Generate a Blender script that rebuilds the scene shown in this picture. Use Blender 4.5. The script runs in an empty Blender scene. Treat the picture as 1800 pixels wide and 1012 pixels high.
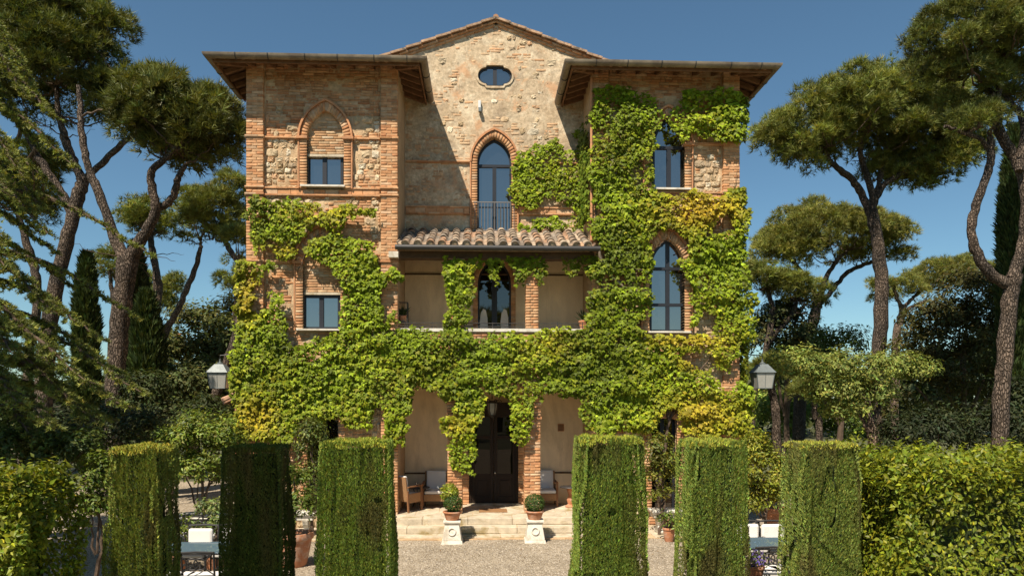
import bpy, math, random
import numpy as np
from mathutils import Vector, Matrix

# ------------------------------------------------------------------ camera, sky, sun, exposure
S = bpy.context.scene
COL = S.collection
F_PX, VP_U, HOR_V, EYE = 1250.0, 848.0, 700.0, 3.1
YAW = math.atan((900.0 - VP_U) / F_PX)
CT, ST = math.cos(YAW), math.sin(YAW)
cam_d = bpy.data.cameras.new('camera')
cam_d.sensor_width = 36.0
cam_d.lens = F_PX / 1800.0 * 36.0
cam_d.shift_y = (HOR_V - 506.0) / 1800.0
cam_d.clip_end = 6000.0
cam = bpy.data.objects.new('camera', cam_d)
cam.location = (0, 0, EYE)
cam.rotation_euler = (math.pi / 2, 0, -YAW)
COL.objects.link(cam)
S.camera = cam

SUN_DIR = Vector((-0.60, -1.0, 1.62)).normalized()          # towards the sun
elev = math.asin(SUN_DIR.z)
azim = math.atan2(SUN_DIR.x, SUN_DIR.y)                     # clockwise from +Y
W = bpy.data.worlds.new('World')
S.world = W
W.use_nodes = True
wn = W.node_tree
for n in list(wn.nodes):
    wn.nodes.remove(n)
sky = wn.nodes.new('ShaderNodeTexSky')
sky.sky_type = 'NISHITA'
sky.sun_disc = False
sky.sun_elevation = elev
sky.sun_rotation = azim
sky.altitude = 300
sky.air_density = 1.0
sky.dust_density = 0.2
sky.ozone_density = 4.0
bg = wn.nodes.new('ShaderNodeBackground')
bg.inputs['Strength'].default_value = 0.080
wo = wn.nodes.new('ShaderNodeOutputWorld')
gam = wn.nodes.new('ShaderNodeGamma')
gam.inputs['Gamma'].default_value = 0.97
tnt = wn.nodes.new('ShaderNodeMix')
tnt.data_type = 'RGBA'; tnt.blend_type = 'MULTIPLY'
tnt.inputs[0].default_value = 1.0
tnt.inputs[7].default_value = (0.68, 0.82, 0.775, 1)
wn.links.new(sky.outputs[0], gam.inputs[0])
wn.links.new(gam.outputs[0], tnt.inputs[6])
wn.links.new(tnt.outputs[2], bg.inputs[0])
wn.links.new(bg.outputs[0], wo.inputs[0])
sun_d = bpy.data.lights.new('sun', 'SUN')
sun_d.energy = 4.2
sun_d.angle = math.radians(0.53)
sun_d.color = (1.0, 0.90, 0.76)
sun = bpy.data.objects.new('sun', sun_d)
sun.rotation_euler = SUN_DIR.to_track_quat('Z', 'Y').to_euler()
sun.location = (-12, -20, 30)
COL.objects.link(sun)
S.view_settings.view_transform = 'Standard'
S.view_settings.look = 'None'
S.view_settings.exposure = 0.8
S.view_settings.gamma = 1.0
S.view_settings.use_curve_mapping = False
S.render.engine = 'CYCLES'
S.cycles.max_bounces = 6
S.cycles.diffuse_bounces = 3
S.cycles.glossy_bounces = 3
S.cycles.transmission_bounces = 3
S.cycles.transparent_max_bounces = 6
S.cycles.caustics_reflective = False
S.cycles.caustics_refractive = False

# ------------------------------------------------------------------ helpers
R = random.Random(7)
NR = np.random.default_rng(11)

def at(u, v, Y):
    """point of the plane y = Y that the photograph shows at pixel (u, v)"""
    a = (u - 900.0) / F_PX
    k = Y / (CT - a * ST)
    return Vector((k * (a * CT + ST), Y, EYE + k * (HOR_V - v) / F_PX))

def proj(p):
    d = p[0] * ST + p[1] * CT
    return 900 + F_PX * (p[0] * CT - p[1] * ST) / d, HOR_V - F_PX * (p[2] - EYE) / d

def lerp(a, b, t):
    return a + (b - a) * t

def vnoise(P):
    P = np.asarray(P, float)
    i = np.floor(P).astype(np.int64)
    f = P - i
    f = f * f * (3 - 2 * f)
    def h(a, b, c):
        n = (a * 374761393 + b * 668265263 + c * 2147483647) & 0xffffffff
        n = ((n ^ (n >> 13)) * 1274126177) & 0xffffffff
        n = n ^ (n >> 16)
        return (n & 0xffff) / 65535.0
    x, y, z = i[:, 0], i[:, 1], i[:, 2]
    r = 0
    for dx in (0, 1):
        wx = f[:, 0] if dx else 1 - f[:, 0]
        for dy in (0, 1):
            wy = f[:, 1] if dy else 1 - f[:, 1]
            for dz in (0, 1):
                wz = f[:, 2] if dz else 1 - f[:, 2]
                r = r + wx * wy * wz * h(x + dx, y + dy, z + dz)
    return r

def fbm(P, oct=3):
    P = np.asarray(P, float)
    s, a, t = 0, 1.0, 0
    for k in range(oct):
        s = s + a * vnoise(P * 2 ** k + 17.3 * k)
        t += a
        a *= 0.5
    return s / t

def inside(poly, x, y):
    x = np.asarray(x, float); y = np.asarray(y, float)
    r = np.zeros(x.shape, bool)
    n = len(poly)
    for i in range(n):
        x0, y0 = poly[i]; x1, y1 = poly[(i + 1) % n]
        if y0 == y1:
            continue
        c = ((y0 > y) != (y1 > y)) & (x < (x1 - x0) * (y - y0) / (y1 - y0) + x0)
        r ^= c
    return r

def origin_of(o):
    v = Vector((0, 0, 0))
    while o is not None:
        v += o.location
        o = o.parent
    return v

def finish(name, me, mat, parent, kind=None, label=None):
    if mat is not None:
        me.materials.append(mat)
    o = bpy.data.objects.new(name, me)
    COL.objects.link(o)
    if parent is not None:
        o.parent = parent
    if kind:
        o['kind'] = kind
    if label:
        o['label'] = label
    return o

def npmesh(name, V, Fc, mat, parent=None, col=None, smooth=False, kind=None):
    V = np.asarray(V, np.float32).reshape(-1, 3)
    if parent is not None:
        V = V - np.array(origin_of(parent), np.float32)
    Fc = np.asarray(Fc, np.int32)
    m, k = Fc.shape
    me = bpy.data.meshes.new(name)
    me.vertices.add(len(V))
    me.vertices.foreach_set('co', V.ravel())
    me.loops.add(m * k)
    me.loops.foreach_set('vertex_index', Fc.ravel())
    me.polygons.add(m)
    me.polygons.foreach_set('loop_start', np.arange(0, m * k, k, dtype=np.int32))
    me.polygons.foreach_set('loop_total', np.full(m, k, np.int32))
    if smooth:
        me.polygons.foreach_set('use_smooth', np.ones(m, bool))
    if col is not None:
        a = me.color_attributes.new('col', 'FLOAT_COLOR', 'POINT')
        c = np.ones((len(V), 4), np.float32)
        c[:, :3] = col
        a.data.foreach_set('color', c.ravel())
    me.update(calc_edges=True)
    me.validate()
    return finish(name, me, mat, parent, kind)

def scatter(T, TF, pos, Rm, sc, col):
    n, k = len(pos), len(T)
    sc = np.asarray(sc, float)
    if sc.ndim == 1:
        sc = sc[:, None]
    L = T[None] * sc[:, None, :]
    V = pos[:, None, :] + np.einsum('nij,nkj->nki', Rm, L)
    Fc = (TF[None] + (np.arange(n) * k)[:, None, None]).reshape(-1, TF.shape[1])
    return V.reshape(-1, 3), Fc, np.repeat(col, k, axis=0)

def unit(a):
    return a / np.maximum(np.linalg.norm(a, axis=-1, keepdims=True), 1e-9)

def frames(nrm, tip):
    """columns: side, tip direction, normal"""
    z = unit(nrm)
    y = tip - z * np.sum(tip * z, axis=-1, keepdims=True)
    y = unit(y)
    x = np.cross(y, z)
    return np.stack([x, y, z], axis=-1)

class MB:
    def __init__(s):
        s.v, s.f, s.c = [], [], []
    def add(s, vs, fs, col=(.5, .5, .5)):
        o = len(s.v)
        s.v += [tuple(p) for p in vs]
        s.f += [[i + o for i in q] for q in fs]
        s.c += [col] * len(vs)
        return s
    def box(s, x0, x1, y0, y1, z0, z1, col=(.5, .5, .5)):
        return s.add([(x0, y0, z0), (x1, y0, z0), (x1, y1, z0), (x0, y1, z0), (x0, y0, z1), (x1, y0, z1), (x1, y1, z1), (x0, y1, z1)],
                     [(3, 2, 1, 0), (4, 5, 6, 7), (0, 1, 5, 4), (1, 2, 6, 5), (2, 3, 7, 6), (3, 0, 4, 7)], col)
    def obox(s, c, ax, ay, az, col=(.5, .5, .5)):
        c, ax, ay, az = Vector(c), Vector(ax), Vector(ay), Vector(az)
        vs = [c + ax * i + ay * j + az * k for k in (-1, 1) for (i, j) in ((-1, -1), (1, -1), (1, 1), (-1, 1))]
        return s.add(vs, [(3, 2, 1, 0), (4, 5, 6, 7), (0, 1, 5, 4), (1, 2, 6, 5), (2, 3, 7, 6), (3, 0, 4, 7)], col)
    def prism(s, poly, y0, y1, col=(.5, .5, .5)):
        n = len(poly)
        vs = [(x, y0, z) for x, z in poly] + [(x, y1, z) for x, z in poly]
        fs = [list(range(n)), list(range(2 * n - 1, n - 1, -1))] + [(i, i + n, (i + 1) % n + n, (i + 1) % n) for i in range(n)]
        return s.add(vs, fs, col)
    def strip(s, inner, outer, y0, y1, col=(.5, .5, .5), closed=False):
        """a band between two outlines of equal length in the xz plane, y0 (front) to y1 (back)"""
        n = len(inner)
        vs = [(x, y0, z) for x, z in inner] + [(x, y0, z) for x, z in outer] + [(x, y1, z) for x, z in inner] + [(x, y1, z) for x, z in outer]
        fs = []
        for i in range(n if closed else n - 1):
            j = (i + 1) % n
            fs += [(i, j, n + j, n + i), (2 * n + i, 3 * n + i, 3 * n + j, 2 * n + j), (i, 2 * n + i, 2 * n + j, j), (n + i, n + j, 3 * n + j, 3 * n + i)]
        if not closed:
            fs += [(0, n, 3 * n, 2 * n), (n - 1, 3 * n - 1, 4 * n - 1, 2 * n - 1)]
        return s.add(vs, fs, col)
    def tube(s, pts, r, seg=8, col=(.5, .5, .5), cap=True):
        pts = [Vector(p) for p in pts]
        n = len(pts)
        if not hasattr(r, '__len__'):
            r = [r] * n
        t0 = (pts[1] - pts[0]).normalized()
        a = t0.orthogonal().normalized()
        vs, fs = [], []
        for i in range(n):
            t = (pts[min(i + 1, n - 1)] - pts[max(i - 1, 0)])
            t = t.normalized() if t.length > 1e-9 else t0
            a = (a - t * a.dot(t))
            a = a.normalized() if a.length > 1e-6 else t.orthogonal().normalized()
            b = t.cross(a)
            for k in range(seg):
                q = 2 * math.pi * k / seg
                vs.append(pts[i] + (a * math.cos(q) + b * math.sin(q)) * r[i])
        for i in range(n - 1):
            for k in range(seg):
                l = (k + 1) % seg
                fs.append((i * seg + k, i * seg + l, (i + 1) * seg + l, (i + 1) * seg + k))
        if cap:
            fs.append(list(range(seg - 1, -1, -1)))
            fs.append(list(range((n - 1) * seg, n * seg)))
        return s.add(vs, fs, col)
    def lathe(s, prof, cx, cy, z0=0, seg=20, col=(.5, .5, .5), caps=True):
        vs, fs = [], []
        n = len(prof)
        for r, z in prof:
            for k in range(seg):
                q = 2 * math.pi * k / seg
                vs.append((cx + r * math.cos(q), cy + r * math.sin(q), z0 + z))
        for i in range(n - 1):
            for k in range(seg):
                l = (k + 1) % seg
                fs.append((i * seg + k, i * seg + l, (i + 1) * seg + l, (i + 1) * seg + k))
        if caps:
            fs.append(list(range(seg - 1, -1, -1)))
            fs.append(list(range((n - 1) * seg, n * seg)))
        return s.add(vs, fs, col)
    def build(s, name, mat, parent=None, smooth=False, kind=None, label=None, bevel=0):
        o3 = origin_of(parent) if parent is not None else Vector((0, 0, 0))
        me = bpy.data.meshes.new(name)
        me.from_pydata([(p[0] - o3.x, p[1] - o3.y, p[2] - o3.z) for p in s.v], [], s.f)
        a = me.color_attributes.new('col', 'FLOAT_COLOR', 'POINT')
        a.data.foreach_set('color', np.c_[np.array(s.c, np.float32).reshape(-1, 3), np.ones(len(s.v), np.float32)].ravel().astype(np.float32))
        if smooth:
            me.polygons.foreach_set('use_smooth', np.ones(len(me.polygons), bool))
            try:
                me.set_sharp_from_angle(angle=math.radians(50))
            except Exception:
                pass
        me.update()
        o = finish(name, me, mat, parent, kind, label)
        if bevel:
            b = o.modifiers.new('bevel', 'BEVEL')
            b.width = bevel; b.segments = 2; b.limit_method = 'ANGLE'
        return o

def empty(name, loc, label=None, cat=None, group=None):
    o = bpy.data.objects.new(name, None)
    o.empty_display_size = 0.2
    o.location = loc
    COL.objects.link(o)
    tag(o, label, cat, group)
    return o

def tag(o, label=None, cat=None, group=None, kind=None):
    if label: o['label'] = label
    if cat: o['category'] = cat
    if group: o['group'] = group
    if kind: o['kind'] = kind
    return o

def copy_tree(o, parent=None):
    c = o.copy()
    COL.objects.link(c)
    if parent is not None:
        c.parent = parent
    for ch in list(o.children):
        copy_tree(ch, c)
    return c

# ------------------------------------------------------------------ materials
def nt(name):
    m = bpy.data.materials.new(name)
    m.use_nodes = True
    t = m.node_tree
    for n in list(t.nodes):
        t.nodes.remove(n)
    return m, t

def N(t, typ, **kw):
    n = t.nodes.new(typ)
    for k, v in kw.items():
        if k in n.inputs.keys():
            n.inputs[k].default_value = v
        else:
            setattr(n, k, v)
    return n

def noise(t, vec, scale, detail=4, rough=.6, dist=0):
    n = N(t, 'ShaderNodeTexNoise')
    n.inputs['Scale'].default_value = scale
    n.inputs['Detail'].default_value = detail
    n.inputs['Roughness'].default_value = rough
    n.inputs['Distortion'].default_value = dist
    t.links.new(vec, n.inputs['Vector'])
    return n.outputs['Fac']

def ramp(t, fac, stops):
    r = N(t, 'ShaderNodeValToRGB')
    e = r.color_ramp.elements
    while len(e) < len(stops):
        e.new(0.5)
    for q, (p, c) in zip(e, stops):
        q.position = p
        q.color = (*c, 1) if len(c) == 3 else c
    t.links.new(fac, r.inputs[0])
    return r.outputs[0]

def mixc(t, fac, a, b, typ='MIX'):
    m = N(t, 'ShaderNodeMix', data_type='RGBA', blend_type=typ)
    for i, x in ((0, fac), (6, a), (7, b)):
        if hasattr(x, 'is_linked'):
            t.links.new(x, m.inputs[i])
        elif isinstance(x, (int, float)):
            m.inputs[i].default_value = x
        else:
            m.inputs[i].default_value = (*x, 1)
    return m.outputs[2]

def MAT(name, col=None, rough=.8, var=.3, scale=5, bump=.3, bscale=40, mode='rgb', spec=.3, metal=0, stain=None, stscale=1.2, stretch=(1, 1, 1), dist=.012):
    """mode: rgb | attr (mesh colour 'col') | obj (object colour)"""
    m, t = nt(name)
    tc = N(t, 'ShaderNodeTexCoord')
    geo = N(t, 'ShaderNodeNewGeometry')
    mp = N(t, 'ShaderNodeMapping')
    mp.inputs['Scale'].default_value = stretch
    t.links.new(geo.outputs['Position'], mp.inputs[0])
    vec = mp.outputs[0]
    if mode == 'attr':
        base = N(t, 'ShaderNodeAttribute', attribute_name='col').outputs['Color']
    elif mode == 'obj':
        base = N(t, 'ShaderNodeObjectInfo').outputs['Color']
    else:
        r = N(t, 'ShaderNodeRGB'); r.outputs[0].default_value = (*col, 1); base = r.outputs[0]
    f = noise(t, vec, scale, 6, .65)
    lo, hi = 1 - var, 1 + var
    v = ramp(t, f, [(.25, (lo, lo, lo)), (.75, (hi, hi, hi))])
    c = mixc(t, 1.0, base, v, 'MULTIPLY')
    if stain:
        f2 = noise(t, vec, stscale, 5, .7, .6)
        mk = ramp(t, f2, [(.48, (0, 0, 0)), (.62, (1, 1, 1))])
        c = mixc(t, mk, c, stain)
    p = N(t, 'ShaderNodeBsdfPrincipled')
    t.links.new(c, p.inputs['Base Color'])
    p.inputs['Roughness'].default_value = rough
    p.inputs['Specular IOR Level'].default_value = spec
    p.inputs['Metallic'].default_value = metal
    if bump:
        bf = noise(t, vec, bscale, 5, .7)
        b = N(t, 'ShaderNodeBump')
        b.inputs['Strength'].default_value = bump
        b.inputs['Distance'].default_value = dist
        t.links.new(bf, b.inputs['Height'])
        t.links.new(b.outputs[0], p.inputs['Normal'])
    o = N(t, 'ShaderNodeOutputMaterial')
    t.links.new(p.outputs[0], o.inputs[0])
    return m

def LEAF(name, trans=.35, rough=.45, spec=.35):
    m, t = nt(name)
    base = N(t, 'ShaderNodeAttribute', attribute_name='col').outputs['Color']
    p = N(t, 'ShaderNodeBsdfPrincipled')
    p.inputs['Roughness'].default_value = rough
    p.inputs['Specular IOR Level'].default_value = spec
    t.links.new(base, p.inputs['Base Color'])
    o = N(t, 'ShaderNodeOutputMaterial')
    if trans > 0:
        tr = N(t, 'ShaderNodeBsdfTranslucent')
        tcol = mixc(t, 1.0, base, (1.25, 1.15, .45), 'MULTIPLY')
        t.links.new(tcol, tr.inputs[0])
        mx = N(t, 'ShaderNodeMixShader')
        mx.inputs[0].default_value = trans
        t.links.new(p.outputs[0], mx.inputs[1])
        t.links.new(tr.outputs[0], mx.inputs[2])
        t.links.new(mx.outputs[0], o.inputs[0])
    else:
        t.links.new(p.outputs[0], o.inputs[0])
    return m

def GLASS(name, refl=.4, dark=(.012, .014, .016)):
    m, t = nt(name)
    tc = N(t, 'ShaderNodeNewGeometry')
    d = N(t, 'ShaderNodeBsdfDiffuse'); d.inputs[0].default_value = (*dark, 1)
    g = N(t, 'ShaderNodeBsdfGlossy'); g.inputs['Roughness'].default_value = .01
    g.inputs[0].default_value = (.90, .82, .76, 1)
    b = N(t, 'ShaderNodeBump'); b.inputs['Strength'].default_value = .05; b.inputs['Distance'].default_value = .02
    t.links.new(noise(t, tc.outputs['Position'], 1.6, 1, .3), b.inputs['Height'])
    t.links.new(b.outputs[0], g.inputs['Normal'])
    mx = N(t, 'ShaderNodeMixShader'); mx.inputs[0].default_value = refl
    t.links.new(d.outputs[0], mx.inputs[1]); t.links.new(g.outputs[0], mx.inputs[2])
    o = N(t, 'ShaderNodeOutputMaterial')
    t.links.new(mx.outputs[0], o.inputs[0])
    return m

def PLASTER(name):
    """old lime render with stained, worn patches"""
    m, t = nt(name)
    geo = N(t, 'ShaderNodeNewGeometry')
    vec = geo.outputs['Position']
    a = ramp(t, noise(t, vec, 2.4, 8, .72, .5), [(.3, (.46, .34, .215)), (.5, (.63, .49, .325)), (.7, (.80, .68, .49))])
    b = ramp(t, noise(t, vec, .75, 6, .7, .8), [(.5, (0, 0, 0)), (.68, (1, 1, 1))])
    c = mixc(t, b, a, (.34, .255, .175))
    fine = ramp(t, noise(t, vec, 14, 6, .75), [(.3, (.58, .57, .55)), (.7, (1.2, 1.2, 1.2))])
    c = mixc(t, 1.0, c, fine, 'MULTIPLY')
    rb = ramp(t, noise(t, vec, 1.7, 5, .65, .4), [(.56, (0, 0, 0)), (.66, (.7, .7, .7))])
    c = mixc(t, rb, c, (.60, .33, .17))
    p = N(t, 'ShaderNodeBsdfPrincipled'); p.inputs['Roughness'].default_value = .92
    p.inputs['Specular IOR Level'].default_value = .15
    t.links.new(c, p.inputs['Base Color'])
    bp = N(t, 'ShaderNodeBump'); bp.inputs['Strength'].default_value = .6; bp.inputs['Distance'].default_value = .016
    t.links.new(noise(t, vec, 16, 8, .78, .3), bp.inputs['Height'])
    t.links.new(bp.outputs[0], p.inputs['Normal'])
    o = N(t, 'ShaderNodeOutputMaterial'); t.links.new(p.outputs[0], o.inputs[0])
    return m

def BARK(name, lo, hi):
    """scaly plates: long cells with dark cracks"""
    m, t = nt(name)
    geo = N(t, 'ShaderNodeNewGeometry')
    mp = N(t, 'ShaderNodeMapping'); mp.inputs['Scale'].default_value = (1, 1, .34)
    t.links.new(geo.outputs['Position'], mp.inputs[0])
    vec = mp.outputs[0]
    w = N(t, 'ShaderNodeMix', data_type='VECTOR')
    w.inputs[0].default_value = .14
    nz = N(t, 'ShaderNodeTexNoise'); nz.inputs['Scale'].default_value = 6
    t.links.new(vec, nz.inputs['Vector']); t.links.new(vec, w.inputs[4]); t.links.new(nz.outputs['Color'], w.inputs[5])
    vo = N(t, 'ShaderNodeTexVoronoi', feature='DISTANCE_TO_EDGE'); vo.inputs['Scale'].default_value = 24
    t.links.new(w.outputs[1], vo.inputs['Vector'])
    ck = ramp(t, vo.outputs['Distance'], [(.0, (0, 0, 0)), (.22, (1, 1, 1))])
    f = ramp(t, noise(t, vec, 9, 6, .7), [(.3, (.62, .62, .64)), (.7, (1.25, 1.2, 1.15))])
    c = mixc(t, ck, lo, hi)
    c = mixc(t, 1.0, c, f, 'MULTIPLY')
    f3 = ramp(t, noise(t, geo.outputs['Position'], 1.3, 4, .6, .5), [(.32, (.60, .62, .64)), (.68, (1.28, 1.2, 1.12))])
    c = mixc(t, 1.0, c, f3, 'MULTIPLY')
    p = N(t, 'ShaderNodeBsdfPrincipled'); p.inputs['Roughness'].default_value = .95
    p.inputs['Specular IOR Level'].default_value = .1
    t.links.new(c, p.inputs['Base Color'])
    b = N(t, 'ShaderNodeBump'); b.inputs['Strength'].default_value = 1.0; b.inputs['Distance'].default_value = .05
    t.links.new(ck, b.inputs['Height']); t.links.new(b.outputs[0], p.inputs['Normal'])
    o = N(t, 'ShaderNodeOutputMaterial'); t.links.new(p.outputs[0], o.inputs[0])
    return m

M = {}
M['brick_obj'] = MAT('brick_single', rough=.9, var=.28, scale=9, bump=.6, bscale=60, mode='obj', spec=.15)
M['brick'] = MAT('brick_mass', rough=.9, var=.28, scale=9, bump=.6, bscale=60, mode='attr', spec=.15)
M['stone_obj'] = MAT('stone_single', rough=.95, var=.35, scale=11, bump=.9, bscale=28, mode='obj', spec=.1, dist=.02)
M['stone'] = MAT('stone_mass', rough=.95, var=.35, scale=11, bump=.9, bscale=28, mode='attr', spec=.1, dist=.02)
M['mortar'] = MAT('mortar', (.56, .40, .24), .95, .4, 7, 1.0, 30, spec=.1, stain=(.48, .32, .18), stscale=1.6, dist=.02)
M['plaster'] = PLASTER('old_plaster')
M['stucco'] = MAT('cream_stucco', (.80, .635, .42), .9, .16, 2.2, .25, 45, spec=.15, stain=(.66, .51, .33), stscale=1.3, stretch=(1, 1, .35))
M['side_stucco'] = MAT('side_stucco', (.46, .33, .20), .9, .2, 2.0, .3, 40, spec=.15)
M['mould'] = MAT('terracotta_moulding', (.56, .27, .13), .85, .25, 6, .4, 50, spec=.2, stain=(.42, .22, .12), stscale=2)
M['travertine'] = MAT('travertine', (.54, .46, .34), .8, .30, 5, .6, 40, spec=.2, stain=(.34, .26, .13), stscale=1.8)
M['white_stone'] = MAT('white_stone', (.70, .65, .55), .8, .15, 6, .3, 50, spec=.25, stain=(.50, .44, .34), stscale=4)
M['dark_wood'] = MAT('dark_wood', (.024, .0135, .008), .55, .3, 8, .2, 50, stretch=(1, 1, .15), spec=.3)
M['beam_wood'] = MAT('beam_wood', (.10, .062, .036), .8, .35, 8, .4, 40, spec=.2)
M['rafter'] = MAT('rafter_wood', (.20, .105, .055), .85, .4, 6, .4, 40, spec=.15)
M['boards'] = MAT('soffit_boards', (.11, .062, .035), .85, .4, 5, .4, 40, spec=.15)
M['gutter'] = MAT('gutter_metal', (.25, .20, .14), .6, .4, 3, .2, 30, spec=.3, stain=(.16, .12, .085), stscale=1.6)
M['tile_obj'] = MAT('tile_single', rough=.9, var=.45, scale=12, bump=.6, bscale=45, mode='obj', spec=.15, stain=(.16, .13, .10), stscale=5)
M['tile'] = MAT('tile_mass', rough=.9, var=.4, scale=12, bump=.6, bscale=45, mode='attr', spec=.15)
M['frame'] = MAT('window_frame', (.022, .024, .030), .45, .1, 5, 0, spec=.4)
M['glass'] = GLASS('window_glass', .36)
M['glass_dark'] = GLASS('window_glass_dark', .13, (.006, .006, .006))
M['glass_door'] = GLASS('door_glass', .035, (.006, .005, .004))
M['iron'] = MAT('iron', (.035, .032, .030), .5, .2, 10, .1, 60, spec=.5)
M['rail_iron'] = MAT('rail_iron', (.18, .17, .16), .5, .2, 10, .1, 60, spec=.4)
M['interior'] = MAT('interior', (.02, .018, .015), .9, .1, 2, 0)
M['terracotta'] = MAT('terracotta', (.47, .20, .10), .8, .2, 6, .25, 50, spec=.2, stain=(.52, .34, .24), stscale=5)
M['soil'] = MAT('soil', (.05, .035, .022), .95, .4, 20, .8, 60)
M['cushion'] = MAT('white_cushion', (.74, .71, .66), .9, .06, 4, .15, 80, spec=.15)
M['wood_chair'] = MAT('chair_wood', (.23, .11, .05), .6, .25, 10, .2, 40, stretch=(1, 1, .3))
M['wicker'] = MAT('wicker', (.34, .19, .09), .75, .35, 60, .8, 120)
M['lantern_metal'] = MAT('lantern_metal', (.17, .19, .185), .5, .25, 8, .15, 40, metal=.3, spec=.5)
M['lantern_glass'] = MAT('lantern_glass', (.36, .35, .31), .25, .1, 5, 0, spec=.5)
M['table_glass'] = GLASS('table_glass', .35, (.11, .17, .21))  # bluish base colour stands in for reflected sky
M['mat'] = MAT('coir', (.30, .16, .07), .98, .3, 40, .8, 150)
M['bark'] = BARK('pine_bark', (.080, .064, .050), (.195, .158, .128))
M['bark_pale'] = BARK('pale_bark', (.13, .10, .075), (.34, .26, .20))
M['bark_dark'] = MAT('dark_bark', (.12, .085, .06), .95, .4, 6, .9, 14, stretch=(1, 1, .4), spec=.1, dist=.04)
M['needles'] = LEAF('pine_needles', .22, .5, .25)
M['cypress'] = LEAF('cypress_sprays', .15, .6, .2)
M['ivy'] = LEAF('vine_leaf', .26, .55, .18)
M['laurel'] = LEAF('laurel_leaf', .30, .45, .3)
M['leaf'] = LEAF('tree_leaf', .28, .6, .2)
M['hedge_core'] = MAT('hedge_core', (.024, .036, .010), .95, .3, 8, .5, 30)
M['white_metal'] = MAT('white_metal', (.72, .72, .70), .4, .05, 5, 0, spec=.4)
M['flower'] = LEAF('flower_petal', .3, .6, .2)

# ------------------------------------------------------------------ ground
YF, YB = 17.0, 18.64            # front plane of the wings, plane of the set-back gable wall
ZFL = .356                      # portico floor
def wx(u, Y=YF): return at(u, HOR_V, Y).x
def wz(v, u=868, Y=YF): return at(u, v, Y).z

def GROUND():
    m, t = nt('earth_and_grass')
    geo = N(t, 'ShaderNodeNewGeometry'); vec = geo.outputs['Position']
    c = ramp(t, noise(t, vec, .35, 8, .7), [(.35, (.10, .085, .05)), (.5, (.075, .085, .03)), (.7, (.16, .13, .08))])
    p = N(t, 'ShaderNodeBsdfPrincipled'); p.inputs['Roughness'].default_value = .95
    t.links.new(c, p.inputs['Base Color'])
    b = N(t, 'ShaderNodeBump'); b.inputs['Strength'].default_value = .6
    t.links.new(noise(t, vec, 12, 6, .7), b.inputs['Height']); t.links.new(b.outputs[0], p.inputs['Normal'])
    o = N(t, 'ShaderNodeOutputMaterial'); t.links.new(p.outputs[0], o.inputs[0])
    return m

def GRAVEL():
    m, t = nt('gravel')
    geo = N(t, 'ShaderNodeNewGeometry'); vec = geo.outputs['Position']
    vo = N(t, 'ShaderNodeTexVoronoi'); vo.inputs['Scale'].default_value = 42
    t.links.new(vec, vo.inputs['Vector'])
    peb = N(t, 'ShaderNodeSeparateColor'); t.links.new(vo.outputs['Color'], peb.inputs[0])
    c = ramp(t, peb.outputs[0], [(0, (.20, .16, .115)), (.5, (.37, .305, .225)), (1, (.52, .445, .345))])
    big = ramp(t, noise(t, vec, .8, 6, .65), [(.3, (.68, .66, .62)), (.7, (1.14, 1.13, 1.1))])
    c = mixc(t, 1.0, c, big, 'MULTIPLY')
    p = N(t, 'ShaderNodeBsdfPrincipled'); p.inputs['Roughness'].default_value = .95
    p.inputs['Specular IOR Level'].default_value = .15
    t.links.new(c, p.inputs['Base Color'])
    b = N(t, 'ShaderNodeBump'); b.inputs['Strength'].default_value = .9; b.inputs['Distance'].default_value = .02; b.invert = True
    t.links.new(vo.outputs['Distance'], b.inputs['Height']); t.links.new(b.outputs[0], p.inputs['Normal'])
    o = N(t, 'ShaderNodeOutputMaterial'); t.links.new(p.outputs[0], o.inputs[0])
    return m

M['gravel'] = GRAVEL()
mb = MB(); mb.add([(-3000, -3000, -.004), (3000, -3000, -.004), (3000, 3000, -.004), (-3000, 3000, -.004)], [(0, 1, 2, 3)])
mb.build('ground', GROUND(), kind='structure')
# gravel forecourt with a slightly rolling surface
gx, gy = np.meshgrid(np.linspace(-14, 14, 141), np.linspace(-6, 27, 166))
gz = (fbm(np.c_[gx.ravel() * 1.3, gy.ravel() * 1.3, np.zeros(gx.size)], 3) - .5) * .035 + .012
ny, nx = gx.shape
idx = (np.arange(ny - 1)[:, None] * nx + np.arange(nx - 1)[None]).ravel()
npmesh('gravel_forecourt', np.c_[gx.ravel(), gy.ravel(), gz], np.c_[idx, idx + 1, idx + nx + 1, idx + nx], M['gravel'], smooth=True, kind='structure')
# loose pebbles lying on it (stuff)
n = 9000
px = NR.uniform(-2.6, 4.2, n); py = NR.uniform(11.2, 15.7, n)
peb = np.array([(-1, -1, 0), (1, -1, 0), (1, 1, 0), (-1, 1, 0), (.1, 0, .9)], float)
ang = NR.uniform(0, 6.28, n)
Rz = np.stack([np.stack([np.cos(ang), -np.sin(ang), 0 * ang], -1), np.stack([np.sin(ang), np.cos(ang), 0 * ang], -1), np.tile([0, 0, 1.0], (n, 1))], 1)
g = NR.uniform(.16, .55, n)[:, None] * np.array([[1, .86, .68]])
pz = (fbm(np.c_[px * 1.3, py * 1.3, 0 * px], 3) - .5) * .035 + .010
Vp, Fp, Cp = scatter(peb, np.array([(0, 1, 4), (1, 2, 4), (2, 3, 4), (3, 0, 4)]), np.c_[px, py, pz], Rz, NR.uniform(.006, .016, (n, 3)), g)
npmesh('pebbles', Vp, Fp, MAT('pebble', rough=.95, var=.2, mode='attr', bump=0), col=Cp, kind='stuff')

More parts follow.
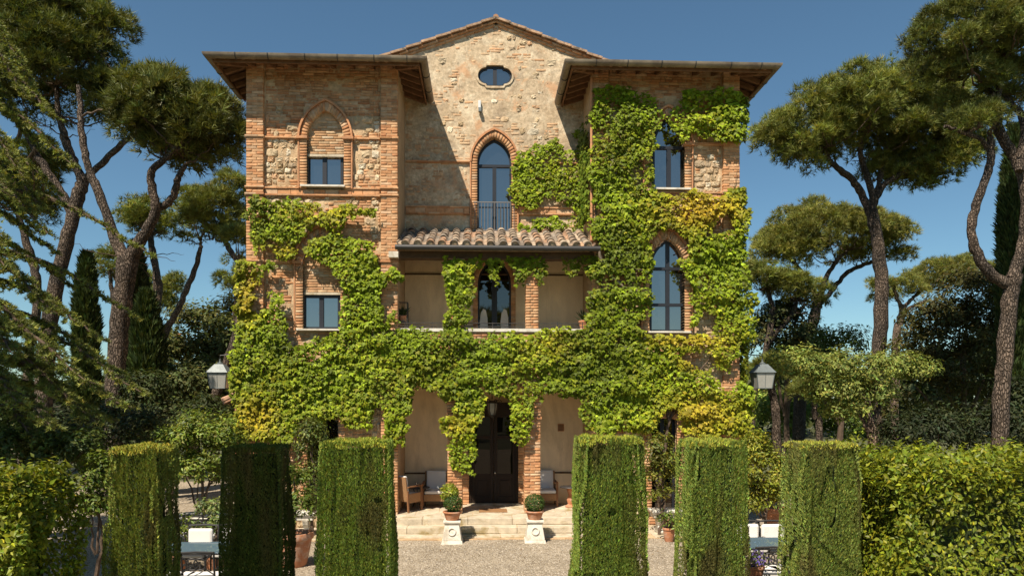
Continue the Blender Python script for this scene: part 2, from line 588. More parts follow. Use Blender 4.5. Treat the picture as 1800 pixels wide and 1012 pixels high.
# paving strip at the foot of the front, slab by slab
pav = MB().box(-6.4, 7.0, 15.55, 17.0, -.05, .03).build('terrace_paving', M['mortar'], kind='structure')
for r, (y0, y1) in enumerate(((15.57, 16.02), (16.04, 16.5), (16.52, 16.97))):
    x = -6.38 + (r % 2) * .3
    while x < 6.7:
        w = R.uniform(.5, .72)
        if not (-2.75 < x + w / 2 < 3.55):
            o = MB().box(x, x + w - .02, y0, y1, .0, .045 + R.uniform(0, .01)).build('paving_slab', M['travertine'], pav, bevel=.006)
        x += w

# ------------------------------------------------------------------ where the vine grows (outlines in photo pixels, per wall plane)
def shift(poly, dx, dy): return [(x + dx, y + dy) for x, y in poly]
VINE_FRONT = [
 # broad lower band
 [(414, 592), (440, 596), (470, 590), (500, 596), (520, 606), (545, 602), (575, 590), (600, 592), (640, 583), (662, 574), (690, 578), (712, 580), (745, 584), (780, 578), (832, 584), (868, 590), (900, 582), (945, 584), (960, 580), (1000, 581), (1030, 572), (1060, 560), (1125, 575), (1140, 590), (1175, 590), (1220, 592), (1250, 590), (1258, 612), (1250, 640), (1258, 668), (1272, 690), (1306, 672), (1318, 700), (1319, 740), (1316, 768), (1285, 764), (1240, 768), (1196, 766), (1196, 742), (1182, 722), (1164, 724), (1152, 742), (1144, 760), (1110, 756), (1072, 760), (1032, 757), (1022, 735), (1020, 705), (1000, 692), (975, 694), (958, 690), (944, 700), (925, 708), (905, 702), (882, 694), (862, 690), (846, 692), (815, 700), (786, 700), (770, 692), (755, 682), (738, 674), (722, 690), (714, 735), (706, 788), (692, 778), (676, 760), (680, 730), (668, 712), (654, 722), (652, 752), (632, 756), (612, 752), (600, 732), (578, 735), (568, 752), (556, 740), (540, 726), (528, 742), (520, 775), (495, 790), (460, 776), (430, 768), (404, 762), (410, 728), (418, 712), (410, 690), (413, 640)],
 # left edge of the left wing
 [(418, 466), (440, 460), (470, 466), (466, 486), (452, 500), (444, 530), (452, 560), (448, 600), (412, 602), (416, 540), (424, 505), (416, 490)],
 [(474, 516), (490, 514), (502, 535), (504, 556), (514, 570), (512, 604), (440, 604), (446, 560), (462, 545), (480, 540)],
 # sheet above the lower left arch
 [(432, 376), (448, 352), (462, 350), (474, 364), (498, 358), (530, 362), (548, 358), (566, 372), (596, 366), (612, 362), (640, 368), (664, 366), (664, 380), (640, 385), (626, 380), (608, 392), (606, 408), (588, 410), (572, 398), (556, 402), (536, 416), (520, 436), (500, 428), (474, 420), (462, 446), (448, 420), (446, 396)],
 [(472, 434), (500, 430), (524, 438), (518, 452), (495, 450)],
 [(462, 462), (490, 462), (496, 470), (470, 478)],
 # right of the lower left arch, down beside the window
 [(540, 444), (548, 424), (578, 414), (606, 412), (640, 420), (660, 438), (664, 460), (666, 490), (672, 530), (676, 592), (600, 596), (602, 540), (602, 500), (592, 474), (562, 464)],
 [(664, 482), (690, 478), (706, 476), (708, 492), (690, 502), (668, 500)],
 [(683, 548), (694, 546), (694, 590), (680, 590)],
 # right wing: tall mass left of the windows
 [(1042, 152), (1070, 150), (1100, 158), (1128, 168), (1150, 184), (1160, 200), (1156, 216), (1148, 240), (1152, 262), (1144, 290), (1146, 318), (1142, 345), (1128, 360), (1132, 400), (1136, 430), (1146, 462), (1140, 490), (1146, 520), (1142, 545), (1122, 560), (1124, 592), (1028, 592), (1030, 560), (1032, 515), (1052, 505), (1034, 486), (1036, 470), (1062, 456), (1058, 440), (1036, 420), (1030, 380), (1040, 330), (1034, 300), (1040, 250), (1036, 206)],
 # above and right of the upper window
 [(1164, 206), (1182, 190), (1200, 166), (1240, 160), (1300, 164), (1308, 196), (1310, 244), (1290, 250), (1262, 246), (1236, 240), (1216, 238), (1200, 254), (1184, 232), (1170, 218)],
 # sheet between the two right windows and down the right edge
 [(1120, 352), (1146, 346), (1174, 348), (1200, 340), (1222, 338), (1246, 350), (1272, 346), (1284, 338), (1306, 336), (1311, 372), (1310, 420), (1313, 470), (1322, 530), (1326, 572), (1318, 600), (1292, 606), (1286, 660), (1258, 650), (1256, 590), (1256, 556), (1232, 540), (1216, 516), (1206, 496), (1192, 478), (1188, 460), (1208, 444), (1212, 428), (1192, 412), (1174, 402), (1154, 412), (1138, 432), (1128, 410)],
 [(1216, 520), (1232, 545), (1228, 575), (1218, 582)],
]
VINE_FRONT_HOLES = [[(1248, 400), (1270, 372), (1284, 376), (1282, 404), (1262, 420), (1238, 414)], [(1240, 556), (1256, 575), (1240, 588), (1222, 586)],
                    [(1184, 624), (1224, 622), (1252, 628), (1252, 662), (1234, 662), (1196, 632)], [(1036, 360), (1050, 356), (1052, 374), (1040, 378)], [(1112, 480), (1124, 476), (1122, 500), (1110, 498)]]
VINE_GABLE = [
 [(896, 300), (906, 296), (908, 266), (932, 262), (958, 258), (976, 250), (990, 258), (1008, 268), (1020, 258), (1012, 236), (1022, 214), (1040, 200), (1040, 420), (1010, 410), (1004, 376), (990, 350), (968, 348), (944, 362), (920, 372), (906, 368)],
 [(910, 396), (940, 392), (968, 388), (1006, 392), (1012, 408), (960, 404), (930, 410), (912, 408)],
]
VINE_LOGGIA = [
 [(780, 464), (800, 458), (830, 458), (838, 470), (832, 500), (828, 540), (830, 592), (780, 592), (784, 540), (778, 500)],
]
VINE_HANG = [
 [(778, 455), (845, 455), (846, 470), (830, 476), (780, 476)],
 [(855, 455), (880, 455), (878, 480), (876, 502), (864, 506), (856, 488), (862, 470)],
 [(890, 455), (956, 455), (958, 480), (955, 498), (944, 498), (938, 478), (926, 488), (916, 508), (902, 502), (904, 480)],
 [(985, 452), (1046, 452), (1050, 486), (1036, 492), (1024, 474), (1004, 488), (994, 478)],
]
VINE_PORTICO = [
 [(800, 692), (850, 690), (848, 726), (838, 760), (838, 790), (826, 810), (828, 832), (806, 826), (786, 812), (790, 790), (796, 766), (778, 760), (770, 736), (788, 732), (804, 740)],
 [(904, 700), (938, 698), (938, 732), (930, 764), (920, 778), (904, 772), (898, 742)],
]
def in_any(polys, u, v):
    r = np.zeros(np.shape(u), bool)
    for p in polys:
        r |= inside(p, u, v)
    return r
def vine_at(u, v):
    return (in_any(VINE_FRONT, u, v) & ~in_any(VINE_FRONT_HOLES, u, v)) | in_any(VINE_LOGGIA, u, v)

# ------------------------------------------------------------------ the villa
VX = .35
villa = empty('villa', (VX, 20, 0), 'three storey brick and stone villa with two wings and a stone gable', 'villa')
XL, XR = wx(433), wx(1300)
XLi, XRi = wx(699), wx(1041)
ZT = 11.05                      # top of wing walls

BRICKS, STONES = [], []         # (priority, centre, half axes (3 vectors), colour, parent)
def hidden(c):
    u, v = proj(c)
    return bool(vine_at(np.array([u]), np.array([v]))[0]) or v > 770 and u < 690 or v > 770 and u > 1005
def brick_col(dark=1.0):
    t = R.random()
    base = [(.60, .325, .165), (.56, .285, .135), (.62, .37, .20), (.50, .24, .115), (.62, .41, .25)][R.choices(range(5), (5, 4, 4, 2, 2))[0]]
    k = R.uniform(.82, 1.12) * dark
    return (base[0] * k, base[1] * k, base[2] * k)
def stone_col():
    base = R.choice([(.56, .43, .27), (.60, .48, .32), (.50, .37, .22), (.70, .60, .44), (.46, .35, .23), (.56, .41, .25), (.56, .35, .20)])
    k = R.uniform(.8, 1.15)
    return tuple(b * k for b in base)
def brick(c, ax, ay, az, col=None, pri=1.0, parent=None):
    BRICKS.append([pri, Vector(c), Vector(ax), Vector(ay), Vector(az), col or brick_col(), parent])
def brick_box(x0, x1, y0, y1, z0, z1, col=None, pri=1.0, parent=None):
    brick(((x0 + x1) / 2, (y0 + y1) / 2, (z0 + z1) / 2), ((x1 - x0) / 2, 0, 0), (0, (y1 - y0) / 2, 0), (0, 0, (z1 - z0) / 2), col, pri, parent)
def stone(x0, x1, yf, z0, z1, pri=1.0, col=None):
    STONES.append([pri * (x1 - x0) * (z1 - z0), (x0 + x1) / 2, yf, (z0 + z1) / 2, (x1 - x0) / 2, (z1 - z0) / 2, col or stone_col(), R.randrange(8)])

# stone shapes
def stone_shape(seed):
    r = random.Random(seed)
    n = 11
    ring = []
    for k in range(n):
        q = 2 * math.pi * (k + r.uniform(-.3, .3)) / n
        e = .55
        x = math.copysign(abs(math.cos(q)) ** e, math.cos(q)); z = math.copysign(abs(math.sin(q)) ** e, math.sin(q))
        s = r.uniform(.72, 1.06)
        ring.append((x * s, z * s))
    vs = [(x, .3, z) for x, z in ring]
    vs += [(x * .93, -.5 + r.uniform(-.3, .3), z * .93) for x, z in ring]
    vs += [(x * .62 + r.uniform(-.1, .1), -1.0 + r.uniform(-.45, .35), z * .62 + r.uniform(-.1, .1)) for x, z in ring]
    vs.append((r.uniform(-.1, .1), -1.05, r.uniform(-.1, .1)))
    fs = []
    for a in (0, n):
        for k in range(n):
            l = (k + 1) % n
            fs.append((a + k, a + l, a + n + l, a + n + k))
    fs += [(2 * n + k, 2 * n + (k + 1) % n, 3 * n) for k in range(n)]
    return vs, fs
SHAPES = [stone_shape(100 + i) for i in range(8)]

def gothic(xc, w, zs, za, n=12):
    h = za - zs
    if h <= w * 1.001:
        return [(xc - w * math.cos(math.pi * k / (2 * n)), zs + h * math.sin(math.pi * k / (2 * n))) for k in range(2 * n + 1)]
    c = (h * h - w * w) / (2 * w)
    Rr = w + c
    a1 = math.atan2(h, c)
    left = [(xc + c - Rr * math.cos(a1 * k / n), zs + Rr * math.sin(a1 * k / n)) for k in range(n + 1)]
    right = [(2 * xc - x, z) for x, z in left[::-1][1:]]
    return left + right

class Opening:
    def __init__(s, xc, w, zb, zs, za):
        s.xc, s.w, s.zb, s.zs, s.za = xc, w, zb, zs, za
        s.poly = [(xc - w, zb)] + gothic(xc, w, zs, za) + [(xc + w, zb)]
    def grown(s, g, gb=0):
        return [(s.xc - s.w - g, s.zb - gb)] + gothic(s.xc, s.w + g, s.zs, s.za + g * 1.25) + [(s.xc + s.w + g, s.zb - gb)]

def relief(name, x0, x1, z0, z1, Y, step, amp, freq, mat, holes=(), keep=None, bias=0):
    """uneven wall skin as a real height field facing the forecourt"""
    nx, nz = int((x1 - x0) / step) + 1, int((z1 - z0) / step) + 1
    X, Z = np.meshgrid(np.linspace(x0, x1, nx), np.linspace(z0, z1, nz))
    P = np.c_[X.ravel() * freq, np.full(X.size, Y), Z.ravel() * freq]
    H = (fbm(P, 4) - .5) * amp + (fbm(P * 7.3, 2) - .5) * amp * .35 + bias
    idx = (np.arange(nz - 1)[:, None] * nx + np.arange(nx - 1)[None]).ravel()
    Fc = np.c_[idx, idx + 1, idx + nx + 1, idx + nx]
    cx = X.ravel()[Fc].mean(1); cz = Z.ravel()[Fc].mean(1)
    ok = np.ones(len(Fc), bool)
    for h in holes:
        ok &= ~inside(h, cx, cz)
    if keep is not None:
        ok &= keep(cx, cz)
    return npmesh(name, np.c_[X.ravel(), Y - H, Z.ravel()], Fc[ok], mat, villa, smooth=True)

def courses(x0, x1, z0, z1, yf, holes, pb, pri=1.0, keep=None, skip=None, depth=.10, hb=.056, dark=None, wear=0):
    """fill a wall panel with courses of rubble and brick; pb(x, z) = how likely a spot is brick"""
    z = z0
    while z < z1 - .03:
        h = R.uniform(.10, .22)
        h = round(h / .067) * .067
        if z + h > z1: h = max(.06, z1 - z)
        x = x0 + R.uniform(-.12, 0)
        while x < x1 - .03:
            p = pb(x, z + h / 2)
            isb = R.random() < p
            w = R.uniform(.2, .3) if isb else h * R.uniform(.75, 1.75)
            xa, xb = max(x, x0), min(x + w, x1)
            cx = (xa + xb) / 2
            bad = xb - xa < .05
            for hp in holes:
                if inside(hp, np.array([xa + .02, xb - .02, cx, xa + .02, xb - .02]), np.array([z + .02, z + .02, z + h / 2, z + h - .02, z + h - .02])).any():
                    bad = True
            if keep is not None and not bad:
                bad = not keep(cx, z + h / 2)
            if skip is not None and not bad:
                bad = R.random() < skip(cx, z + h / 2)
            if not bad:
                dk = dark(cx, z) if dark else 1
                if isb:
                    k = max(1, round(h / .067)); hh = h / k
                    for q in range(k):
                        j = R.uniform(-.012, .012)
                        if R.random() < .3:
                            m = (xa + xb) / 2 + R.uniform(-.03, .03)
                            parts = ((xa, m - .006), (m + .006, xb))
                        else:
                            parts = ((xa, xb),)
                        for (a, b) in parts:
                            y = yf + R.uniform(-.012, .012)
                            brick_box(a + .005, b - .005, y, y + depth, z + q * hh + .005, z + (q + 1) * hh - .006, worn(brick_col(R.uniform(.8, 1.02) * dk), wear), pri * .9)
                else:
                    if h > .16 and R.random() < .3:
                        m = z + h * R.uniform(.4, .6)
                        stone(xa, xb, yf + R.uniform(-.01, .015), z, m, pri); stone(xa, xb, yf + R.uniform(-.01, .015), m, z + h, pri)
                    else:
                        stone(xa + .002, xb - .002, yf + R.uniform(-.015, .015), z + R.uniform(-.01, .01), z + h + R.uniform(-.01, .015), pri)
            x += w
        z += h

def worn(c, w):
    w = w * R.uniform(.3, 1.3)
    return tuple(a + (b - a) * min(.9, w) for a, b in zip(c, (.60, .46, .29)))

def pilaster(x0, x1, y0, y1, z0, z1, pri, skip=()):
    """stacked running-bond bricks round a mortar core"""
    MB().box(x0 + .012, x1 - .012, y0 + .012, y1, z0, z1).build('pilaster', M['mortar'], villa)
    z, k = z0, 0
    w = x1 - x0
    while z < z1 - .05:
        cut = x0 + w * (.36 if k % 2 else .64) + R.uniform(-.01, .01)
        for a, b in ((x0, cut - .005), (cut + .005, x1)):
            j = R.uniform(-.005, .005)
            c = (0, 0, z + .0305)
            brick_box(a + R.uniform(0, .003), b - R.uniform(0, .003), y0 + j, y1 - .02, z + .004, z + .0625, brick_col(), pri)
        z += .068; k += 1

def ring(op, wid, y0, y1, nper=13, pri=1.0, jambs=True, dark=.95):
    """voussoirs and jamb bricks round an opening"""
    inn = gothic(op.xc, op.w, op.zs, op.za, nper); out = gothic(op.xc, op.w + wid, op.zs, op.za + wid * 1.25, nper)
    for i in range(len(inn) - 1):
        a, b, c, d = [Vector((p[0], 0, p[1])) for p in (inn[i], inn[i + 1], out[i + 1], out[i])]
        ctr = (a + b + c + d) / 4
        ax = ((c + d) / 2 - (a + b) / 2) * .5
        az = ((b + c) / 2 - (a + d) / 2) * .5
        j = R.uniform(-.004, .004)
        brick((ctr.x, (y0 + y1) / 2 + j, ctr.z), ax, (0, (y1 - y0) / 2, 0), az * .93, brick_col(dark), pri)
    if jambs:
        for sgn in (-1, 1):
            z = op.zb; k = 0
            while z < op.zs - .03:
                xa = op.xc + sgn * op.w; xb = op.xc + sgn * (op.w + wid)
                j = R.uniform(-.004, .004)
                brick_box(min(xa, xb), max(xa, xb), y0 + j, y1, z + .004, min(z + .0625, op.zs), brick_col(dark), pri * .9)
                z += .068; k += 1
    g = MB().strip(op.poly, op.grown(wid * .98), y0 + .014, y1 + .02)
    g.build('arch_core', M['mortar'], villa)

def hood(op, g0, g1, y0, y1, name='hood_mould', legs=0.0):
    a = gothic(op.xc, op.w + g0, op.zs, op.za + g0 * 1.25); b = gothic(op.xc, op.w + g1, op.zs, op.za + g1 * 1.25)
    if legs:
        a = [(a[0][0], op.zs - legs)] + a + [(a[-1][0], op.zs - legs)]
        b = [(b[0][0], op.zs - legs)] + b + [(b[-1][0], op.zs - legs)]
    MB().strip(a, b, y0, y1).build(name, M['mould'], villa)

def course(x0, x1, z, h, y0, y1, mat='mould', name='string_course'):
    """moulded band: cut into lengths of brick with a small cyma"""
    x = x0
    mb = MB()
    while x < x1 - .01:
        w = min(R.uniform(.26, .32), x1 - x)
        j = R.uniform(-.003, .003)
        mb.box(x, x + w - .004, y0 + j, y1, z + h * .4, z + h, brick_col())
        mb.box(x, x + w - .004, y0 + .022 + j, y1, z, z + h * .4 - .001, brick_col())
        x += w
    mb.build(name, M['brick'], villa)

def window(u0, u1, vb, vt, Y, zs=None, za=None, transom=(), mull=1, glass='glass', fr=.055, sill=True, label=None, name='window', mulw=.05, vc=None):
    uc = (u0 + u1) / 2
    x0, x1 = wx(u0, Y), wx(u1, Y)
    zb = wz(vb, uc, Y)
    if vt is not None:
        zt = wz(vt, uc, Y)
        outer = [(x0, zb), (x0, zt), (x1, zt), (x1, zb)]
        inner = [(x0 + fr, zb + fr), (x0 + fr, zt - fr), (x1 - fr, zt - fr), (x1 - fr, zb + fr)]
    else:
        w = (x1 - x0) / 2; xc = (x0 + x1) / 2
        outer = [(x0, zb)] + gothic(xc, w, zs, za) + [(x1, zb)]
        inner = [(x0 + fr, zb + fr)] + gothic(xc, w - fr, zs, za - fr * 1.3) + [(x1 - fr, zb + fr)]
        zt = za
    win = MB().strip(inner, outer, Y - .03, Y + .05, closed=True).build(name, M['frame'], villa, label=label)
    xc = (x0 + x1) / 2
    # panes: one per light
    cuts = sorted([zb + fr] + list(transom) + [zt])
    for i in range(len(cuts) - 1):
        za0, zb0 = cuts[i], cuts[i + 1]
        arched = vt is None and i == len(cuts) - 2
        if arched:
            lights = [inner]
            pts = [(p[0], max(p[1], za0)) for p in inner]
            if mull and transom and glass != 'one':
                pass
            pn = MB().prism(pts, Y + .012, Y + .02)
            pn.build('pane', M[glass], win)
        else:
            for a, b in ((x0 + fr, xc - mulw / 2), (xc + mulw / 2, x1 - fr)) if mull else ((x0 + fr, x1 - fr),):
                t = R.uniform(-.004, .004)
                MB().obox(((a + b) / 2, Y + .016, (za0 + zb0) / 2), ((b - a) / 2, t, 0), (0, .004, 0), (0, t * .5, (zb0 - za0) / 2)).build('pane', M[glass], win)
    ztop = cuts[-2] if (vt is None and mull == 1 and transom) else zt - fr
    if mull == 2:
        ztop = zt - fr * 1.6
    if mull:
        MB().box(xc - mulw, xc + mulw, Y - .028, Y + .045, zb + fr, ztop).build('mullion', M['frame'], win)
    for q in transom:
        MB().box(x0 + fr * .6, x1 - fr * .6, Y - .034, Y + .04, q - .035, q + .035).build('transom', M['frame'], win)
    MB().box(x0 + .01, x1 - .01, Y + .06, Y + .07, zb, zt - .05 if vt else zb + .02).build('window_back', M['interior'], win)
    if sill:
        MB().box(x0 - .08, x1 + .08, YF - .07 if Y < 18 else YB - .06, Y - .03, zb - .045, zb - .004).build('sill', M['white_stone'], win)
    return win

# ---- masses behind the skins
mass = MB()
mass.box(XL + .03, XLi - .01, YF + .36, 29, 0, ZT)
mass.box(XRi + .01, XR - .03, YF + .36, 29, 0, ZT)
mass.box(XLi - .01, XRi + .01, YB + .45, 29, 0, 11.2)
mass.build('rear_wall', M['side_stucco'], villa)
# return walls of the wings (outer and inner sides)
for a, b in ((XL, XL + .05), (XLi - .05, XLi), (XRi, XRi + .05), (XR - .05, XR)):
    MB().box(a + .004, b - .004, YF + .14, YB + .12 if a not in (XL, XR - .05) else 28.9, 0, ZT).build('return_wall', M['side_stucco'], villa)

PW = XLi - wx(669.5)            # pilaster width
ops_L = [Opening(wx(571.5), wx(604) - wx(571.5), wz(331, 571), wz(243, 571), wz(193, 571)),
         Opening(wx(565), wx(598) - wx(565), wz(580, 565), wz(462, 565), wz(414, 565)),
         Opening(wx(567), wx(594) - wx(567), ZFL, 2.58, 2.62)]
ops_R = [Opening(wx(1175), wx(1204) - wx(1175), wz(336, 1175), wz(254, 1175), wz(203, 1175)),
         Opening(wx(1173), wx(1204) - wx(1173), wz(583, 1173), wz(470, 1173), wz(418, 1173)),
         Opening(wx(1168), wx(1190) - wx(1168), ZFL, 2.58, 2.62)]
for ops, xa, xb, left in ((ops_L, XL, XLi, True), (ops_R, XRi, XR, False)):
    holes = [o.poly for o in ops]
    grown = [o.grown(.17, .05) for o in ops]
    relief('wing_wall', xa + .05, xb - .05, 0, ZT, YF + .10, .045, .062, 3.4, M['mortar'], holes, None, .002)
    def pb(x, z):
        n = float(vnoise(np.array([[x * 1.1, 3.7 if left else 9.1, z * 1.1]]))[0])
        p = .18 + (n - .5) * 1.5
        if z > 10.1: p = 1
        elif z > 9.75: p = .85
        elif z > 9.3: p += .25
        elif 7.3 < z < 7.62: p = .8
        elif z < 6.9 and z > 5.6: p += .3
        if abs(x - ops[0].xc) < .62: p += .5
        return min(1, max(0.03, p))
    courses(xa + PW + .03, xb - PW - .03, 0.05, ZT, YF + .085, grown, pb, 1.0)
    pilaster(xa, xa + PW, YF - .02, YF + .13, 0, ZT, 2.0 if left else 1.2)
    pilaster(xb - PW, xb, YF - .02, YF + .13, 0, ZT, 2.0)
    # string courses, wrapped round the pilasters
    for z, h in ((wz(246, 690), .06), (wz(334, 690), .055), (wz(346.5, 690), .06), (wz(463, 690), .06)):
        segs = [(xa - .025, xa + PW + .025, YF - .055), (xb - PW - .025, xb + .025, YF - .055)]
        for a, b, y in segs:
            course(a, b, z, h, y, YF + .12)
        xs = [xa + PW + .026]
        for o in ops[:2]:
            if o.zb - .03 < z < o.za:
                xs += [o.xc - o.w - .02, o.xc + o.w + .02]
        xs.append(xb - PW - .026)
        for i in range(0, len(xs), 2):
            course(xs[i], xs[i + 1], z, h, YF + .025, YF + .12)
    # flat brick frieze between the two sill courses
    z0 = wz(346.5, 690) + .062; z1 = wz(334, 690) - .002
    x = xa + PW + .03
    while x < xb - PW - .05:
        w = min(R.uniform(.24, .32), xb - PW - .03 - x)
        brick_box(x, x + w - .008, YF + .05, YF + .14, z0, z1, brick_col(1.02 if R.random() < .7 else 1.25), 1.1)
        x += w
    for i, o in enumerate(ops):
        if i == 2:
            ring(o, .16, YF + .0, YF + .35, 8, .6)
            continue
        ring(o, .165, YF + .01, YF + .34, 13, 1.4)
        hood(o, .17, .215, YF - .035, YF + .10)
        # slim colonnettes beside the jambs
        for sg in (-1, 1):
            x = o.xc + sg * (o.w + .192)
            MB().tube([(x, YF + .015, o.zb), (x, YF + .015, o.zs)], .022, 8).build('colonnette', M['mould'], villa, smooth=True)
            cw = (.18 + .05)
            xa_ = o.xc + sg * (o.w - .02); xb_ = o.xc + sg * (o.w + .235)
            MB().box(min(xa_, xb_), max(xa_, xb_), YF - .05, YF + .1, o.zs - .02, o.zs + .04).build('capital', M['mould'], villa)

# brick infill of the two blind arches on the left wing
for o, vt in ((ops_L[0], 272), (ops_L[1], 516)):
    zt = wz(vt, 570)
    pl = [(o.xc - o.w, zt)] + gothic(o.xc, o.w, o.zs, o.za) + [(o.xc + o.w, zt)]
    MB().prism(pl, YF + .135, YF + .30).build('arch_infill', M['mortar'], villa)
    z = zt + .05
    while z < o.za - .06:
        x = o.xc - o.w + R.uniform(-.2, 0)
        while x < o.xc + o.w:
            w = R.uniform(.2, .3)
            a, b = max(x, o.xc - o.w), min(x + w, o.xc + o.w)
            if b - a > .04 and inside(pl, np.array([a + .01, b - .01]), np.array([z + .05, z + .05])).all():
                y = YF + .115 + R.uniform(-.006, .006)
                brick_box(a, b - .006, y, y + .1, z, z + .052, tuple(np.array(brick_col(R.uniform(.85, 1.0))) * np.array([1.0, 1.15, 1.25])), 1.0)
            x += w
        z += .062
    MB().box(o.xc - o.w, o.xc + o.w, YF + .10, YF + .3, zt - .01, zt + .045).build('lintel', M['travertine'], villa)

window(538.5, 603.5, 330, 273, YF + .2, fr=.06, label='small dark framed window under a bricked up pointed arch on the upper floor')
window(532, 598.5, 579, 519, YF + .2, fr=.06)
window(1146.5, 1204, 335, None, YF + .2, ops_R[0].zs, ops_R[0].za, transom=[ops_R[0].zs - .02], label='tall pointed window beside the vine on the upper right wing')
window(1141.5, 1205, 583, None, YF + .2, ops_R[1].zs, ops_R[1].za, transom=[wz(470, 1173), wz(534, 1173)], mull=2, mulw=.045, fr=.05)
for o in (ops_L[2], ops_R[2]):
    u0 = proj((o.xc - o.w, YF + .25, 2))[0]; u1 = proj((o.xc + o.w, YF + .25, 2))[0]
    um = (u0 + u1) / 2
    window(u0, u1, proj((o.xc, YF + .25, ZFL + .02))[1], proj((o.xc, YF + .25, o.zs + .1))[1], YF + .25, glass='glass_dark', sill=False, name='glazed_door')

# ---- set-back gable wall
def zroof(x): return 13.09 - .362 * abs(x - VX)
bal = Opening(wx(869, YB), wx(899, YB) - wx(869, YB), wz(409, 869, YB), wz(286, 869, YB), wz(243, 869, YB))
ocx, ocz = wx(870, YB), wz(134.5, 870, YB)
def oculus(g=0):
    half = [(0, .272), (.12, .272), (.205, .268), (.228, .25), (.232, .222), (.25, .214)]
    half += [(.245 + .20 * math.sin(q), .212 * math.cos(q)) for q in [math.pi * (k + .6) / 14 for k in range(14)]]
    half += [(.25, -.214), (.232, -.222), (.228, -.25), (.205, -.268), (.12, -.272)]
    left = [(-x, -z) for x, z in half[1:]] if False else [(-x, z) for x, z in half[1:]][::-1]
    pts = half + [(0, -.272)] + left
    out = []
    for x, z in pts:
        out.append((ocx + x + (g * x / .44 if abs(x) > .01 else 0), ocz + z + g * z / .272))
    return out
zlean = 7.05
gable_keep = lambda x, z: (z < zroof(x) - .12) & ((z > 10.4) | ((x > XLi - .02) & (x < XRi + .02)))
relief('gable_wall', VX - 6.1, VX + 6.1, zlean, 13.1, YB - .018, .035, .045, 2.6, M['plaster'], [bal.poly, oculus(.01)], gable_keep, .0)
def pbg(x, z):
    n = float(vnoise(np.array([[x * .9 + 3, 5.5, z * .9]]))[0])
    return min(1, max(.35, .75 + (n - .5) * 1.2))
def skg(x, z):
    n = float(fbm(np.array([[x * 1.25, 1.1, z * 1.9]]), 2)[0])
    q = .10 + (n - .50) * 3.2
    if z < 9.6: q -= .35
    if abs(x - bal.xc) < .8 and 8.2 < z < 9.9: q = 0
    return min(1, max(.0, q))
courses(XLi + .02, XRi - .02, zlean, 10.6, YB - .012, [bal.grown(.15, .05), oculus(.1)], pbg, .8, None, skg, .08, wear=.55)
courses(VX - 3.4, VX + 3.4, 10.6, 13.0, YB - .012, [bal.grown(.15, .05), oculus(.1)], pbg, .8, lambda x, z: z < zroof(x) - .25, skg, .08, wear=.55)
ring(bal, .15, YB - .075, YB + .25, 12, 1.2)
hood(bal, .15, .195, YB - .11, YB - .02)
for sg in (-1, 1):
    x = bal.xc + sg * (bal.w + .17)
    MB().tube([(x, YB - .08, bal.zb), (x, YB - .08, bal.zs)], .022, 8).build('colonnette', M['mould'], villa, smooth=True)
for a, b in ((XLi + .02, bal.xc - bal.w - .2), (bal.xc + bal.w + .2, XRi - .02)):
    course(a, b, wz(287.5, 780, YB), .05, YB - .09, YB)
    course(a, b, wz(378, 780, YB), .05, YB - .085, YB)
    course(a, b, wz(367, 780, YB), .05, YB - .10, YB)
    x = a
    z0, z1 = wz(378, 780, YB) + .052, wz(367, 780, YB) - .002
    while x < b - .02:
        w = min(R.uniform(.22, .3), b - x)
        brick_box(x, x + w - .006, YB - .075, YB, z0, z1, None, 1.0); x += w
# oculus window
MB().strip(oculus(0), oculus(.05), YB - .05, YB + .12, closed=True).build('oculus_surround', M['plaster'], villa)
ocw = MB().strip(oculus(-.05), oculus(0.0), YB + .02, YB + .09, closed=True).build('window', M['frame'], villa, label='small cusped oval window high in the gable')
oo = oculus(-.04)
xm = ocx
MB().prism([(min(p[0], xm), p[1]) for p in oo], YB + .05, YB + .06).build('pane', M['glass'], ocw)
MB().prism([(max(p[0], xm), p[1]) for p in oo], YB + .0505, YB + .0605).build('pane', M['glass'], ocw)
MB().box(ocx - .05, ocx + .05, YB + .015, YB + .048, ocz - .25, ocz + .25).build('mullion', M['frame'], ocw)
# balcony door with its railing
bw = window(839, 899, 408, None, YB + .12, bal.zs, bal.za, transom=[bal.zs - .06], fr=.05, sill=False, name='balcony_door', label='tall pointed glazed door behind an iron railing')
MB().box(bal.xc - bal.w - .2, bal.xc + bal.w + .2, YB - .14, YB + .1, bal.zb - .06, bal.zb - .005).build('sill', M['white_stone'], bw)
rz0, rz1 = bal.zb + .03, wz(356, 869, YB - .1)
rl = MB()
for z in (rz0, rz1):
    rl.box(bal.xc - bal.w - .10, bal.xc + bal.w + .10, YB - .135, YB - .115, z - .012, z + .012)
rl = rl.build('railing', M['rail_iron'], villa)
for k in range(13):
    x = bal.xc + (k / 12 - .5) * 2 * (bal.w + .06)
    MB().tube([(x, YB - .125, rz0), (x, YB - .125, rz1)], .0085, 6).build('baluster', M['rail_iron'], rl)

